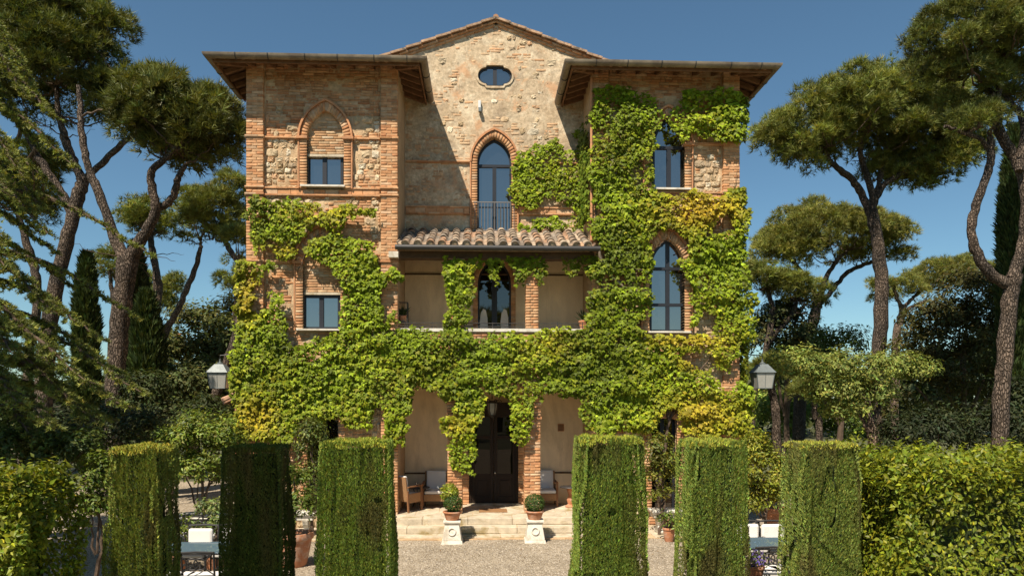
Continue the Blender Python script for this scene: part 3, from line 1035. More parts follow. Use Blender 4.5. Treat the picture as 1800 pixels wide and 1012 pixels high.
# gable verge: two stepped brick courses, then tiles
for sg in (-1, 1):
    d = Vector((sg, 0, -.362)).normalized(); nrm = Vector((sg * .362, 0, 1)).normalized()
    L = 6.6
    core = MB()
    apex = Vector((VX, 0, 13.09))
    for off, out, h, ln in ((-.215, .05, .05, .27), (-.145, .09, .05, .27)):
        t = .0 + (.14 if off < -.2 else 0)
        while t < L:
            l = ln * R.uniform(.95, 1.05)
            c = apex + d * (t + l / 2) + nrm * off
            brick((c.x, YB - out / 2 + .05, c.z), d * (l / 2 - .006), (0, out / 2 + .05 + R.uniform(-.004, .004), 0), nrm * h * .5, brick_col(R.uniform(.9, 1.1)), 1.1)
            t += l
    c = apex + d * (L / 2) + nrm * -.15
    core.obox((c.x, YB + .02, c.z), d * L / 2, (0, .06, 0), nrm * .075)
    core.build('verge_core', M['mortar'], villa)
    t = 0.02
    while t < L:
        l = R.uniform(.40, .44)
        c = apex + d * (t + l / 2) + nrm * (-.075 + R.uniform(-.006, .01))
        o = MB().obox((c.x, YB + .03, c.z), d * (l / 2 - .004) + nrm * .012, (0, .19, 0), nrm * .028).build('verge_tile', M['tile_obj'], villa)
        k = R.uniform(.8, 1.15); o.color = (.46 * k, .30 * k, .19 * k, 1)
        t += l
    # roof slope behind
    a = apex + nrm * -.06; b = apex + d * 6.75 + nrm * -.06
    MB().add([(a.x, YB + .2, a.z), (b.x, YB + .2, b.z), (b.x, 30, b.z), (a.x, 30, a.z), (a.x, YB + .2, a.z - .1), (b.x, YB + .2, b.z - .1), (b.x, 30, b.z - .1), (a.x, 30, a.z - .1)],
             [(0, 1, 2, 3), (7, 6, 5, 4), (0, 4, 5, 1), (1, 5, 6, 2), (2, 6, 7, 3), (3, 7, 4, 0)], (.33, .17, .10)).build('main_roof', M['tile'], villa)
MB().tube([(VX, YB - .14, 13.02), (VX, 29, 13.04)], .075, 8, (.36, .2, .12)).build('ridge_tiles', M['tile'], villa)
MB().box(VX - 5.85, VX + 5.85, YB + .12, 29, 10.2, 10.9).build('attic_wall', M['side_stucco'], villa)
gbk = MB().prism([(VX - 5.85, 10.5), (VX + 5.85, 10.5), (VX, 12.9)], YB + .10, YB + .2).build('gable_backing', M['plaster'], villa)

# ---- wing roofs with deep eaves
OV, ZE = .565, 10.84
for xa, xb in ((XL, XLi), (XRi, XR)):
    x0, x1, y0, y1 = xa - OV, xb + OV, YF - OV, YB - .03
    D = y1 - y0
    sl = .34
    th = .05
    roof = MB()
    def P(x, y):
        return ZE + sl * min(y - y0, x - x0, x1 - x) if y1 - y0 > 0 else ZE
    for quad in ([(x0, y0), (x1, y0), (x1 - D, y1), (x0 + D, y1)], [(x0, y0), (x0 + D, y1), (x0, y1)], [(x1, y0), (x1, y1), (x1 - D, y1)]):
        n = len(quad)
        zs = [ZE + sl * min(y - y0, max(0, x - x0), max(0, x1 - x)) for x, y in quad]
        vs = [(x, y, z) for (x, y), z in zip(quad, zs)] + [(x, y, z + th) for (x, y), z in zip(quad, zs)]
        roof.add(vs, [list(range(n - 1, -1, -1)), list(range(n, 2 * n))] + [(i, (i + 1) % n, (i + 1) % n + n, i + n) for i in range(n)])
    rf = roof.build('wing_roof', M['boards'], villa)
    # rafters under the boards
    k = x0 + .3
    while k < x1 - .2:
        inn = min(k - x0, x1 - k)
        ye = YF + .14
        a = Vector((k, y0 + .05, ZE - .055)); b = Vector((k, ye, ZE - .055 + sl * (ye - y0 - .05)))
        if inn < OV:
            b = Vector((k, y0 + inn, ZE - .055 + sl * (inn - .05)))
        if (b - a).length > .12:
            dd = (b - a)
            MB().obox((a + b) / 2, (.042, 0, 0), dd / 2, Vector((0, -dd.z, dd.y)).normalized() * .05).build('rafter', M['rafter'], rf)
        k += .46
    for sg, xe in ((1, x0), (-1, x1)):
        y = y0 + OV + .05
        while y < y1:
            a = Vector((xe + sg * .05, y, ZE - .055)); b = Vector((xe + sg * (OV + .03), y, ZE - .055 + sl * (OV - .02)))
            dd = b - a
            MB().obox((a + b) / 2, dd / 2, (0, .042, 0), Vector((-dd.z, 0, dd.x)).normalized() * .05).build('rafter', M['rafter'], rf)
            y += .36
        a = Vector((xe + sg * .06, y0 + .06, ZE - .06)); b = Vector((xe + sg * (OV + .05), y0 + OV + .05, ZE - .06 + sl * OV))
        dd = b - a
        sd = Vector((-dd.y, dd.x, 0)).normalized()
        MB().obox((a + b) / 2, dd / 2, sd * .05, dd.cross(sd).normalized() * .06).build('hip_rafter', M['rafter'], rf)
    # fascia
    fb = MB()
    fb.box(x0, x1, y0, y0 + .03, ZE - .10, ZE + .04); fb.box(x0, x0 + .03, y0 + .031, y1, ZE - .10, ZE + .04); fb.box(x1 - .03, x1, y0 + .031, y1, ZE - .10, ZE + .04)
    fb.build('fascia', M['rafter'], rf)
    # half round gutter on three sides, with joints
    gr, gt = .092, ZE + .05
    prof = [(math.cos(math.pi * k / 8) * gr, -math.sin(math.pi * k / 8) * gr * 1.15) for k in range(9)]
    prof2 = [(a * .88, b * .88 + .002) for a, b in prof[::-1]]
    pr = prof + prof2
    cy = y0 - gr - .002
    corners = [(x0 - gr, y1), (x0 - gr, cy), (x1 + gr, cy), (x1 + gr, y1)]
    g = MB()
    np_ = len(pr)
    vs = []
    for i, (cx_, cy_) in enumerate(corners):
        for (a, b) in pr:
            if i == 0: vs.append((cx_ - a, cy_, gt + b))
            elif i == 1: vs.append((cx_ - a, cy_ - a, gt + b))
            elif i == 2: vs.append((cx_ + a, cy_ - a, gt + b))
            else: vs.append((cx_ + a, cy_, gt + b))
    fs = []
    for i in range(3):
        for k in range(np_):
            l = (k + 1) % np_
            fs.append((i * np_ + k, (i + 1) * np_ + k, (i + 1) * np_ + l, i * np_ + l))
    fs += [list(range(np_)), list(range(4 * np_ - 1, 3 * np_ - 1, -1))]
    g.add(vs, fs)
    gu = g.build('gutter', M['gutter'], rf, smooth=True)
    x = x0 + .55
    while x < x1:
        hp = [(math.cos(math.pi * k / 8) * gr * 1.1, gt - .004 - math.sin(math.pi * k / 8) * gr * 1.27) for k in range(9)]
        n9 = 9
        MB().add([(x - .009, cy + a_, z_) for a_, z_ in hp] + [(x + .009, cy + a_, z_) for a_, z_ in hp], [list(range(9)), list(range(17, 8, -1))] + [(i, i + 9, (i + 1) % 9 + 9, (i + 1) % 9) for i in range(9)]).build('gutter_joint', M['iron'], rf)
        x += .78 * R.uniform(.85, 1.1)
    for xe in (x0 - gr, x1 + gr):
        for q in (.7, 1.5):
            MB().prism([(xe + math.cos(math.pi * k / 8) * gr * 1.1, gt - .004 - math.sin(math.pi * k / 8) * gr * 1.27) for k in range(9)], y0 + q - .009, y0 + q + .009).build('gutter_joint', M['iron'], rf)
    # roof tiles along the eaves
    tl = MB()
    x = x0 + .05
    while x < x1:
        for r in range(3):
            y = y0 + .02 + r * .36
            z = ZE + th - .012 + sl * (min(y + .0, y1) - y0)
            if min(x - x0, x1 - x) > y - y0 - .1:
                k = R.uniform(.7, 1.1)
                jx, jz = R.uniform(-.015, .015), R.uniform(-.012, .018)
                tl.tube([(x + jx, y - .07, z - .02 + jz), (x + jx, y + .4, z + .125 + jz)], [.072, .058], 8, (.44 * k, .27 * k, .17 * k))
        x += .215
    tl.build('eave_tiles', M['tile'], rf, kind='stuff')

# ---- portico and loggia between the wings
xi0, xi1 = XLi, XRi
MB().box(xi0, xi1, YB - .04, YB + .1, ZFL, 3.62).build('portico_back_wall', M['stucco'], villa)
MB().box(xi0, xi1, YB - .04, YB + .1, 4.74, 7.0).build('loggia_back_wall', M['stucco'], villa)
MB().box(xi0, xi1, YB - .075, YB - .041, 1.14, 1.18).build('dado_rail', M['beam_wood'], villa)
zl = wz(484.5, 868, YB)
MB().box(xi0, xi1, YB - .075, YB - .041, zl, zl + .035).build('dado_rail', M['beam_wood'], villa)
MB().box(xi0 + .002, xi1 - .002, YF + .02, YB - .05, 3.62, 4.74).build('loggia_floor', M['stucco'], villa)
MB().box(xi0 + .002, xi1 - .002, YF - .06, YF + .35, 4.69, 4.765).build('loggia_ledge', M['white_stone'], villa)
relief('spandrel_wall', xi0, xi1, 3.42, 4.69, YF - .0, .04, .03, 2.5, M['mortar'])
MB().box(xi0, xi1, YF + .04, YF + .40, 3.42, 3.62).build('lintel', M['stucco'], villa)
courses(xi0, xi1, 3.43, 4.68, YF - .015, [], lambda x, z: .8, .4)
# portico floor and steps of travertine blocks
stp = MB().box(-2.75, 3.45, 16.36, YB, 0, ZFL - .012).box(-2.75, 3.45, 16.03, 16.36, 0, .20).box(-2.75, 3.45, 15.7, 16.03, 0, .058).build('entrance_steps', M['mortar'], villa)
def slabs(y0, y1, z0, z1, wmin, wmax, name):
    x = -2.78
    while x < 3.46:
        w = min(R.uniform(wmin, wmax), 3.48 - x)
        if 3.48 - x - w < .25: w = 3.48 - x
        MB().box(x, x + w - .008, y0, y1, z0 + R.uniform(-.003, .003), z1 + R.uniform(-.006, .006)).build(name, M['travertine'], stp, bevel=.012)
        x += w
slabs(16.33, 16.75, .205, ZFL, .9, 1.6, 'step_block')
slabs(16.0, 16.345, .064, .205, .9, 1.6, 'step_block')
slabs(15.67, 16.01, -.02, .064, .8, 1.5, 'step_block')
y = 16.76
while y < YB - .1:
    slabs(y, min(y + .47, YB - .05), .30, ZFL - .002, .5, .8, 'floor_slab'); y += .48
# piers of the portico
for u0, u1 in ((786.5, 812.5), (922, 950)):
    a, b = wx(u0), wx(u1)
    MB().box(a + .012, b - .012, YF + .012, YF + .40, ZFL, 3.45).build('pier', M['mortar'], villa)
    z, k = ZFL, 0
    zc = 2.6
    while z < 3.42:
        o = 0 if z < zc else (.035 if z < zc + .06 else .012 + max(0, (z - 2.75)) * .08)
        cut = lerp(a, b, .36 if k % 2 else .64)
        h = .068
        for p, q in ((a - o, cut - .004), (cut + .004, b + o)):
            brick_box(p, q, YF + R.uniform(-.004, .004) - o, YF + .405 + o, z + .004, z + .0625, brick_col(), 1.6)
        z += h; k += 1
# brick jambs of the entrance door
for u0, u1 in ((812, 824.5), (911, 921)):
    a, b = wx(u0, YB - .25), wx(u1, YB - .25)
    if u0 < 868: a -= .12
    else: b += .12
    MB().box(a + .01, b - .01, YB - .24, YB - .04, ZFL, 3.1).build('door_jamb', M['mortar'], villa)
    z = ZFL
    while z < 3.08:
        brick_box(a, b, YB - .25 + R.uniform(-.004, .004), YB - .03, z + .004, z + .0625, brick_col(), 1.2); z += .068
# entrance door
x0, x1 = wx(824.5, YB - .15), wx(911, YB - .15)
zd = 3.0
dr = MB().strip([(x0 + .06, ZFL), (x0 + .06, zd - .06), (x1 - .06, zd - .06), (x1 - .06, ZFL)], [(x0, ZFL), (x0, zd), (x1, zd), (x1, ZFL)], YB - .2, YB - .045).build('entrance_door', M['dark_wood'], villa)
xm = (x0 + x1) / 2
for a, b in ((x0 + .062, xm - .004), (xm + .004, x1 - .062)):
    lf = MB()
    zz = (ZFL + .03, 1.05, 1.14, 2.05, 2.14, 2.62, 2.94)
    st = .09
    lf.box(a, a + st, YB - .16, YB - .10, zz[0], zz[6]); lf.box(b - st, b, YB - .16, YB - .10, zz[0], zz[6])
    for z0, z1 in ((zz[0], zz[0] + .17), (zz[1], zz[2]), (zz[3], zz[4]), (zz[5], zz[6])):
        lf.box(a + st, b - st, YB - .157, YB - .103, z0, z1)
    lfo = lf.build('door_leaf', M['dark_wood'], dr, bevel=.006)
    MB().box(a + st - .002, b - st + .002, YB - .135, YB - .115, zz[0] + .17, zz[1]).build('panel', M['dark_wood'], dr)
    MB().box(a + st + .07, b - st - .07, YB - .15, YB - .134, zz[0] + .24, zz[1] - .07).build('panel', M['dark_wood'], dr, bevel=.01)
    MB().box(a + st - .002, b - st + .002, YB - .132, YB - .12, zz[2], zz[3]).build('pane', M['glass_door'], dr)
    MB().box(a + st - .002, b - st + .002, YB - .132, YB - .12, zz[4], zz[5]).build('pane', M['glass_door'], dr)
hk = MB(); hk.lathe([(.0, 0), (.02, .004), (.024, .02), (.018, .036), (0, .042)], 0, 0, 0, 12)
hk.v = [(xm + .035 + p[0], YB - .16 - p[2], 1.17 + p[1]) for p in hk.v]
hk.build('handle', MAT('brass', (.65, .60, .50), .3, .1, metal=.9, bump=0), dr, smooth=True)
MB().box(x0 - .05, x1 + .05, YB - .34, YB - .05, ZFL, ZFL + .03).build('threshold', M['travertine'], dr)
# small plate on the portico wall
p = at(986, 751, YB - .06)
MB().box(p.x - .085, p.x + .085, YB - .065, YB - .04, p.z - .10, p.z + .10).build('wall_grille', M['mould'], villa, bevel=.01)
g = MB()
for k in range(6):
    g.box(p.x - .07, p.x + .07, YB - .073, YB - .066, p.z - .08 + k * .028, p.z - .066 + k * .028)
g.build('grille_slats', M['beam_wood'], villa)

# loggia: piers, beam, door, rails
for u0, u1 in ((790, 815), (924.5, 946.5)):
    a, b = wx(u0), wx(u1)
    MB().box(a + .012, b - .012, YF + .012, YF + .30, 4.765, 6.45).build('pier', M['mortar'], villa)
    z, k = 4.77, 0
    while z < 6.42:
        o = .02 if z > 6.28 else 0
        cut = lerp(a, b, .4 if k % 2 else .6)
        for p_, q_ in ((a - o, cut - .004), (cut + .004, b + o)):
            brick_box(p_, q_, YF + R.uniform(-.004, .004) - o, YF + .305, z + .004, z + .0625, brick_col(), 1.5)
        z += .068; k += 1
MB().box(xi0 + .003, xi1 + .05, YF - .03, YF + .25, 6.43, 6.60).build('loggia_beam', M['beam_wood'], villa)
lg = Opening(wx(869, YB), wx(898, YB) - wx(869, YB), 4.77, wz(500, 869, YB), wz(455, 869, YB))
ring(lg, .12, YB - .10, YB - .02, 10, .8)
ld = MB().strip([(p[0] * .9 + lg.xc * .1, (p[1] - 5.5) * .955 + 5.5) for p in lg.poly], lg.poly, YB - .075, YB - .045, closed=True).build('loggia_door', M['frame'], villa, label='dark arched door at the back of the loggia')
MB().prism([(p[0], p[1]) for p in lg.poly], YB - .055, YB - .05).build('pane', M['glass_dark'], ld)
MB().box(lg.xc - .07, lg.xc + .07, YB - .085, YB - .056, 4.78, 6.5).build('mullion', M['frame'], ld)
for sg in (-1, 1):
    cu = lg.xc + sg * .27
    q_ = [(cu - .10, 4.86), (cu - .11, 5.12), (cu - .08, 5.34), (cu - .02, 5.44), (cu + .05, 5.40), (cu + .09, 5.2), (cu + .10, 4.86)]
    MB().prism(q_, YB - .066, YB - .058).build('pale_reflection', M['cushion'], ld)  # pale shapes added in place of reflections in the door glass
rail = MB()
for v in (568, 573.5):
    z = wz(v, 868, YF + .05)
    rail.tube([(xi0, YF + .05, z), (xi1, YF + .05, z)], .009, 6)
rail = rail.build('loggia_rail', M['iron'], villa)
for u in (712, 760, 866, 980, 1024):
    x = wx(u, YF + .05)
    MB().tube([(x, YF + .05, 4.76), (x, YF + .05, wz(566, u, YF + .05))], .010, 6).build('rail_post', M['iron'], rail)

# lean-to tiled roof over the loggia
ya, za_, yb, zb_ = YF - .24, 6.66, YB - .03, 7.42
slp = (zb_ - za_) / (yb - ya)
MB().add([(xi0 + .003, ya, za_), (xi1 + .05, ya, za_), (xi1 - .003, yb, zb_), (xi0 + .003, yb, zb_), (xi0 + .003, ya, za_ - .05), (xi1 + .05, ya, za_ - .05), (xi1 - .003, yb, zb_ - .05), (xi0 + .003, yb, zb_ - .05)],
         [(0, 1, 2, 3), (7, 6, 5, 4), (0, 4, 5, 1), (1, 5, 6, 2), (2, 6, 7, 3), (3, 7, 4, 0)]).build('loggia_roof', M['beam_wood'], villa)
def coppo(convex=True):
    L_, r0, r1, t, n = .44, .088, .068, .016, 7
    vs, fs = [], []
    for (r, y) in ((r0, 0), (r1, L_)):
        for k in range(n + 1):
            q = math.pi * k / n
            for rr in (r, r - t):
                vs.append((math.cos(q) * rr, y, (math.sin(q) * rr * .95) * (1 if convex else -1)))
    m = 2 * (n + 1)
    for k in range(n):
        a, b = 2 * k, 2 * k + 2
        fs += [(a, b, m + b, m + a), (a + 1, m + a + 1, m + b + 1, b + 1), (a, a + 1, b + 1, b), (m + a, m + b, m + b + 1, m + a + 1)]
    fs += [(0, m, m + 1, 1), (m - 2, m - 1, 2 * m - 1, 2 * m - 2)]
    me = bpy.data.meshes.new('roof_tile')
    me.from_pydata(vs, [], fs)
    me.materials.append(M['tile_obj'])
    me.polygons.foreach_set('use_smooth', np.ones(len(me.polygons), bool))
    me.set_sharp_from_angle(angle=math.radians(45))
    return me
cov, pan = coppo(True), coppo(False)
pitch = math.atan(slp)
ncol = 16
oV = origin_of(villa)
for i in range(ncol + 1):
    for r in range(6):
        for kind in (0, 1):
            if kind == 0 and i == ncol: continue
            x = xi0 + .06 + (xi1 - xi0 - .05) * ((i + .5) / ncol if kind == 0 else i / ncol)
            if kind == 1 and (i == 0 or i == ncol): x += .06 if i == 0 else -.06
            s = r * .345 - .05
            y = ya + s * math.cos(pitch); z = za_ + s * math.sin(pitch) + (.075 if kind == 0 else .118) 
            o = bpy.data.objects.new('roof_tile', cov if kind == 0 else pan)
            COL.objects.link(o); o.parent = villa
            wob = R.uniform(-.03, .03)
            o.location = Vector((x + R.uniform(-.012, .012) + wob * .2, y, z + R.uniform(-.004, .012))) - oV
            o.rotation_euler = (pitch - .035, R.uniform(-.06, .06), wob)
            sx = 1.12 if kind == 0 else 1.2
            o.scale = (sx, 1, 1)
            k = R.uniform(.72, 1.2)
            b = R.choice([(.36, .26, .18), (.45, .35, .25), (.29, .225, .17), (.40, .24, .145), (.26, .215, .17)])
            o.color = (b[0] * k, b[1] * k, b[2] * k, 1)
for i in range(ncol):
    x = xi0 + .06 + (xi1 - xi0 - .05) * (i + .5) / ncol
    pg = MB(); pg.tube([(x, ya - .03, za_ + .062), (x, ya + .02, za_ + .082)], .074, 12).build('mortar_plug', M['mortar'], villa)
MB().tube([(xi0 - .02, ya - .07, za_ - .03), (xi1 + .14, ya - .07, za_ - .03)], .062, 12).build('loggia_gutter', M['iron'], villa, smooth=True)
dp = at(1047, 447, YF - .3)
MB().tube([(xi1 + .12, ya - .07, za_ - .06), (xi1 + .13, ya - .07, za_ - .2), (xi1 + .3, YF - .12, 6.15), (xi1 + .75, YF - .1, 5.75), (xi1 + 1.05, YF - .1, 5.72), (xi1 + 1.08, YF - .08, 5.4)], .035, 8).build('downpipe', M['gutter'], villa, smooth=True)
MB().tube([(xi1 - .03, YF - .075, 10.75), (xi1 - .03, YF - .075, 6.75)], .032, 10).build('downpipe', M['mould'], villa, smooth=True)
c = at(691, 448, YF - .1)
MB().box(c.x - .10, c.x + .13, YF - .16, YF + .02, c.z - .07, c.z + .075).build('corbel', M['white_stone'], villa, bevel=.01)
# little tiled canopy on the left flank
sc_ = MB()
sc_.add([(XL + .05, 17.2, 3.36), (XL - .62, 17.2, 3.02), (XL - .62, 19.5, 3.02), (XL + .05, 19.5, 3.36), (XL + .05, 17.2, 3.30), (XL - .62, 17.2, 2.96), (XL - .62, 19.5, 2.96), (XL + .05, 19.5, 3.30)],
        [(3, 2, 1, 0), (4, 5, 6, 7), (0, 1, 5, 4), (1, 2, 6, 5), (2, 3, 7, 6), (3, 0, 4, 7)], (.42, .24, .15))
for k in range(7):
    y = 17.25 + k * .33
    sc_.tube([(XL - .64, y, 3.05), (XL + .04, y, 3.39)], .07, 7, (.5, .3, .19))
sc_.build('side_canopy', M['tile'], villa)
MB().box(wx(405), XL - .001, YF + .3, YF + .62, 0, 2.95).build('side_pier', M['mould'], villa)

# ---- turn the collected bricks and stones into geometry: the 300 that show largest as parts, the rest joined
for b in BRICKS:
    vis = .05 if hidden(b[1]) else 1
    b[0] *= vis * b[2].length * b[4].length * R.uniform(.9, 1.1)
BRICKS.sort(key=lambda b: -b[0])
ub = MB().box(-1, 1, -1, 1, -1, 1)
bme = bpy.data.meshes.new('brick')
e = .06
def bevel_unit():
    vs, fs = [], []
    bm_v = []
    for sx in (-1, 1):
        for sz in (-1, 1):
            bm_v.append((sx, 1, sz))
    for sx in (-1, 1):
        for sz in (-1, 1):
            bm_v.append((sx, -.9, sz))
    for sx in (-1, 1):
        for sz in (-1, 1):
            bm_v.append((sx * .965, -1, sz * .88))
    fs = [(4, 0, 1, 5), (6, 7, 3, 2), (4, 6, 2, 0), (5, 1, 3, 7), (8, 9, 11, 10), (4, 5, 9, 8), (6, 10, 11, 7), (4, 8, 10, 6), (5, 7, 11, 9)]
    return bm_v, fs
bv, bf = bevel_unit()
bme.from_pydata(bv, [], bf)
# make the normals point outwards
import bmesh
def fixn(me):
    bm = bmesh.new(); bm.from_mesh(me); bmesh.ops.recalc_face_normals(bm, faces=bm.faces); bm.to_mesh(me); bm.free()
fixn(bme)
bme.materials.append(M['brick_obj'])
bf = [tuple(p.vertices) for p in bme.polygons]
for b in BRICKS[:300]:
    o = bpy.data.objects.new('brick', bme)
    COL.objects.link(o); o.parent = villa
    m = Matrix((( b[2].x, b[3].x, b[4].x, b[1].x - oV.x), (b[2].y, b[3].y, b[4].y, b[1].y - oV.y), (b[2].z, b[3].z, b[4].z, b[1].z - oV.z), (0, 0, 0, 1)))
    o.matrix_local = m
    o.color = (*b[5], 1)
rest = BRICKS[300:]
Tb = np.array(bv, float)
Fq = np.array(bf)
cen = np.array([b[1] for b in rest]); AX = np.stack([np.array([b[2] for b in rest]), np.array([b[3] for b in rest]), np.array([b[4] for b in rest])], -1)
Vb, Fb, Cb = scatter(Tb, Fq, cen, AX, np.ones(len(rest)), np.array([b[5] for b in rest]))
npmesh('brickwork', Vb, Fb, M['brick'], villa, Cb, kind='stuff')
for s in STONES:
    s[0] *= .05 if hidden(Vector((s[1], s[2], s[3]))) else 1
STONES.sort(key=lambda s: -s[0])
sme = []
for vs, fs in SHAPES:
    me = bpy.data.meshes.new('stone'); me.from_pydata(vs, [], fs); fixn(me)
    me.materials.append(M['stone_obj']); sme.append(me)
DEP = .034
for s in STONES[:300]:
    o = bpy.data.objects.new('stone', sme[s[7]])
    COL.objects.link(o); o.parent = villa
    o.location = Vector((s[1], s[2] + .02, s[3])) - oV
    o.scale = (s[4] * 1.10, DEP, s[5] * 1.10)
    o.rotation_euler = (0, R.uniform(-.12, .12), 0)
    o.color = (*s[6], 1)
mbs = MB()
for s in STONES[300:]:
    me = sme[s[7]]
    a = R.uniform(-.12, .12); ca, sa = math.cos(a), math.sin(a)
    vs = []
    for v in me.vertices:
        x, y, z = v.co.x * s[4] * 1.10, v.co.y * DEP, v.co.z * s[5] * 1.10
        vs.append((s[1] + x * ca + z * sa, s[2] + .02 + y, s[3] - x * sa + z * ca))
    mbs.add(vs, [tuple(p.vertices) for p in me.polygons], s[6])
mbs.build('rubble', M['stone'], villa, kind='stuff')
print('bricks', len(BRICKS), 'stones', len(STONES))

# ------------------------------------------------------------------ foliage builders
def leafmesh(name, mat, parent, T, TF, pos, Rm, sc, col, kind=None):
    V, Fc, C = scatter(T, TF, pos, Rm, sc, col)
    return npmesh(name, V, Fc, mat, parent, C, kind=kind)

def rndunit(n):
    return unit(NR.normal(size=(n, 3)))

def tint(n, base, hue=.12, val=.25, P=None, pf=.8, pv=.35):
    c = np.tile(np.array(base, float), (n, 1))
    c *= np.exp(NR.normal(0, val, (n, 1)))
    c[:, 0] *= np.exp(NR.normal(0, hue, n))
    c[:, 2] *= np.exp(NR.normal(0, hue, n))
    if P is not None:
        f = fbm(P * pf, 2) - .5
        c *= np.exp(f * pv * 4)[:, None]
    return c

# vine leaf: three-lobed, slightly folded, x side, y towards the tip, z normal
VL = np.array([(0, 0, .06), (-.12, .02, 0), (-.42, -.02, -.05), (-.50, .30, -.10), (-.24, .34, 0), (0, .82, -.12), (.24, .34, 0), (.50, .30, -.10), (.42, -.02, -.05), (.12, .02, 0)], float)
VL[:, 1] -= .2
VLF = np.array([(0, 1, 2), (0, 2, 3), (0, 3, 4), (0, 4, 5), (0, 5, 6), (0, 6, 7), (0, 7, 8), (0, 8, 9)])[:, ::-1].copy()
# simple leaf: folded diamond
SL = np.array([(0, 0, 0), (-.25, .35, .08), (0, .45, -.02), (.25, .35, .08), (0, 1, -.06)], float)
SLF = np.array([(0, 2, 1), (0, 3, 2), (1, 2, 4), (2, 3, 4)])
# needle tuft along +z
def tuft(n, spread, w, seed, lmin=.75):
    r = random.Random(seed)
    vs, fs = [], []
    for k in range(n):
        q = 2 * math.pi * (k + r.random()) / n * 2.618
        a = spread * math.sqrt((k + .5) / n)
        l = r.uniform(lmin, 1.0)
        d = Vector((math.sin(a) * math.cos(q), math.sin(a) * math.sin(q), math.cos(a)))
        s = d.orthogonal().normalized()
        s.rotate(Matrix.Rotation(r.uniform(0, 6.28), 3, d))
        o = len(vs)
        b = d * .04
        vs += [b - s * w, b + s * w, d * l + s * w * .25]
        fs.append((o, o + 1, o + 2))
    return np.array(vs, float), np.array(fs)
TUFT, TUFTF = tuft(9, 1.15, .050, 3)
SPRAY, SPRAYF = tuft(4, .35, .13, 5, .6)
FINE, FINEF = tuft(2, .30, .20, 6, .7)
CED, CEDF = tuft(5, 1.15, .12, 8, .6)

# ---- the vine on the villa
def rough_mask(polys, holes, n, jit=7.0):
    us, vs = [], []
    allp = np.concatenate([np.array(p, float) for p in polys])
    u0, v0 = allp.min(0) - 12; u1, v1 = allp.max(0) + 12
    u = NR.uniform(u0, u1, n); v = NR.uniform(v0, v1, n)
    ju = u + (fbm(np.c_[u / 16, v / 16, 0 * u], 2) - .5) * 2 * jit * 1.6 + NR.normal(0, 1.2, n)
    jv = v + (fbm(np.c_[u / 16, v / 16, 0 * u + 9], 2) - .5) * 2 * jit * 1.6 + NR.normal(0, 1.2, n)
    k = in_any(polys, ju, jv)
    if holes:
        k &= ~in_any(holes, ju, jv)
    return u[k], v[k]

def yellowness(u, v):
    y = np.zeros(len(u))
    for cx, cy, rx, ry, s in ((1235, 372, 75, 38, 1.0), (1235, 728, 62, 40, .75), (440, 520, 26, 70, .6), (455, 735, 50, 40, .6), (1200, 600, 80, 16, .7), (1225, 636, 40, 16, .7),
                              (560, 372, 90, 30, .35), (500, 440, 40, 14, .5), (960, 610, 80, 30, .35), (1185, 430, 40, 30, .4), (1130, 790, 20, 40, .6), (800, 750, 30, 20, .4)):
        y = np.maximum(y, s * np.exp(-((u - cx) / rx) ** 2 - ((v - cy) / ry) ** 2))
    return y

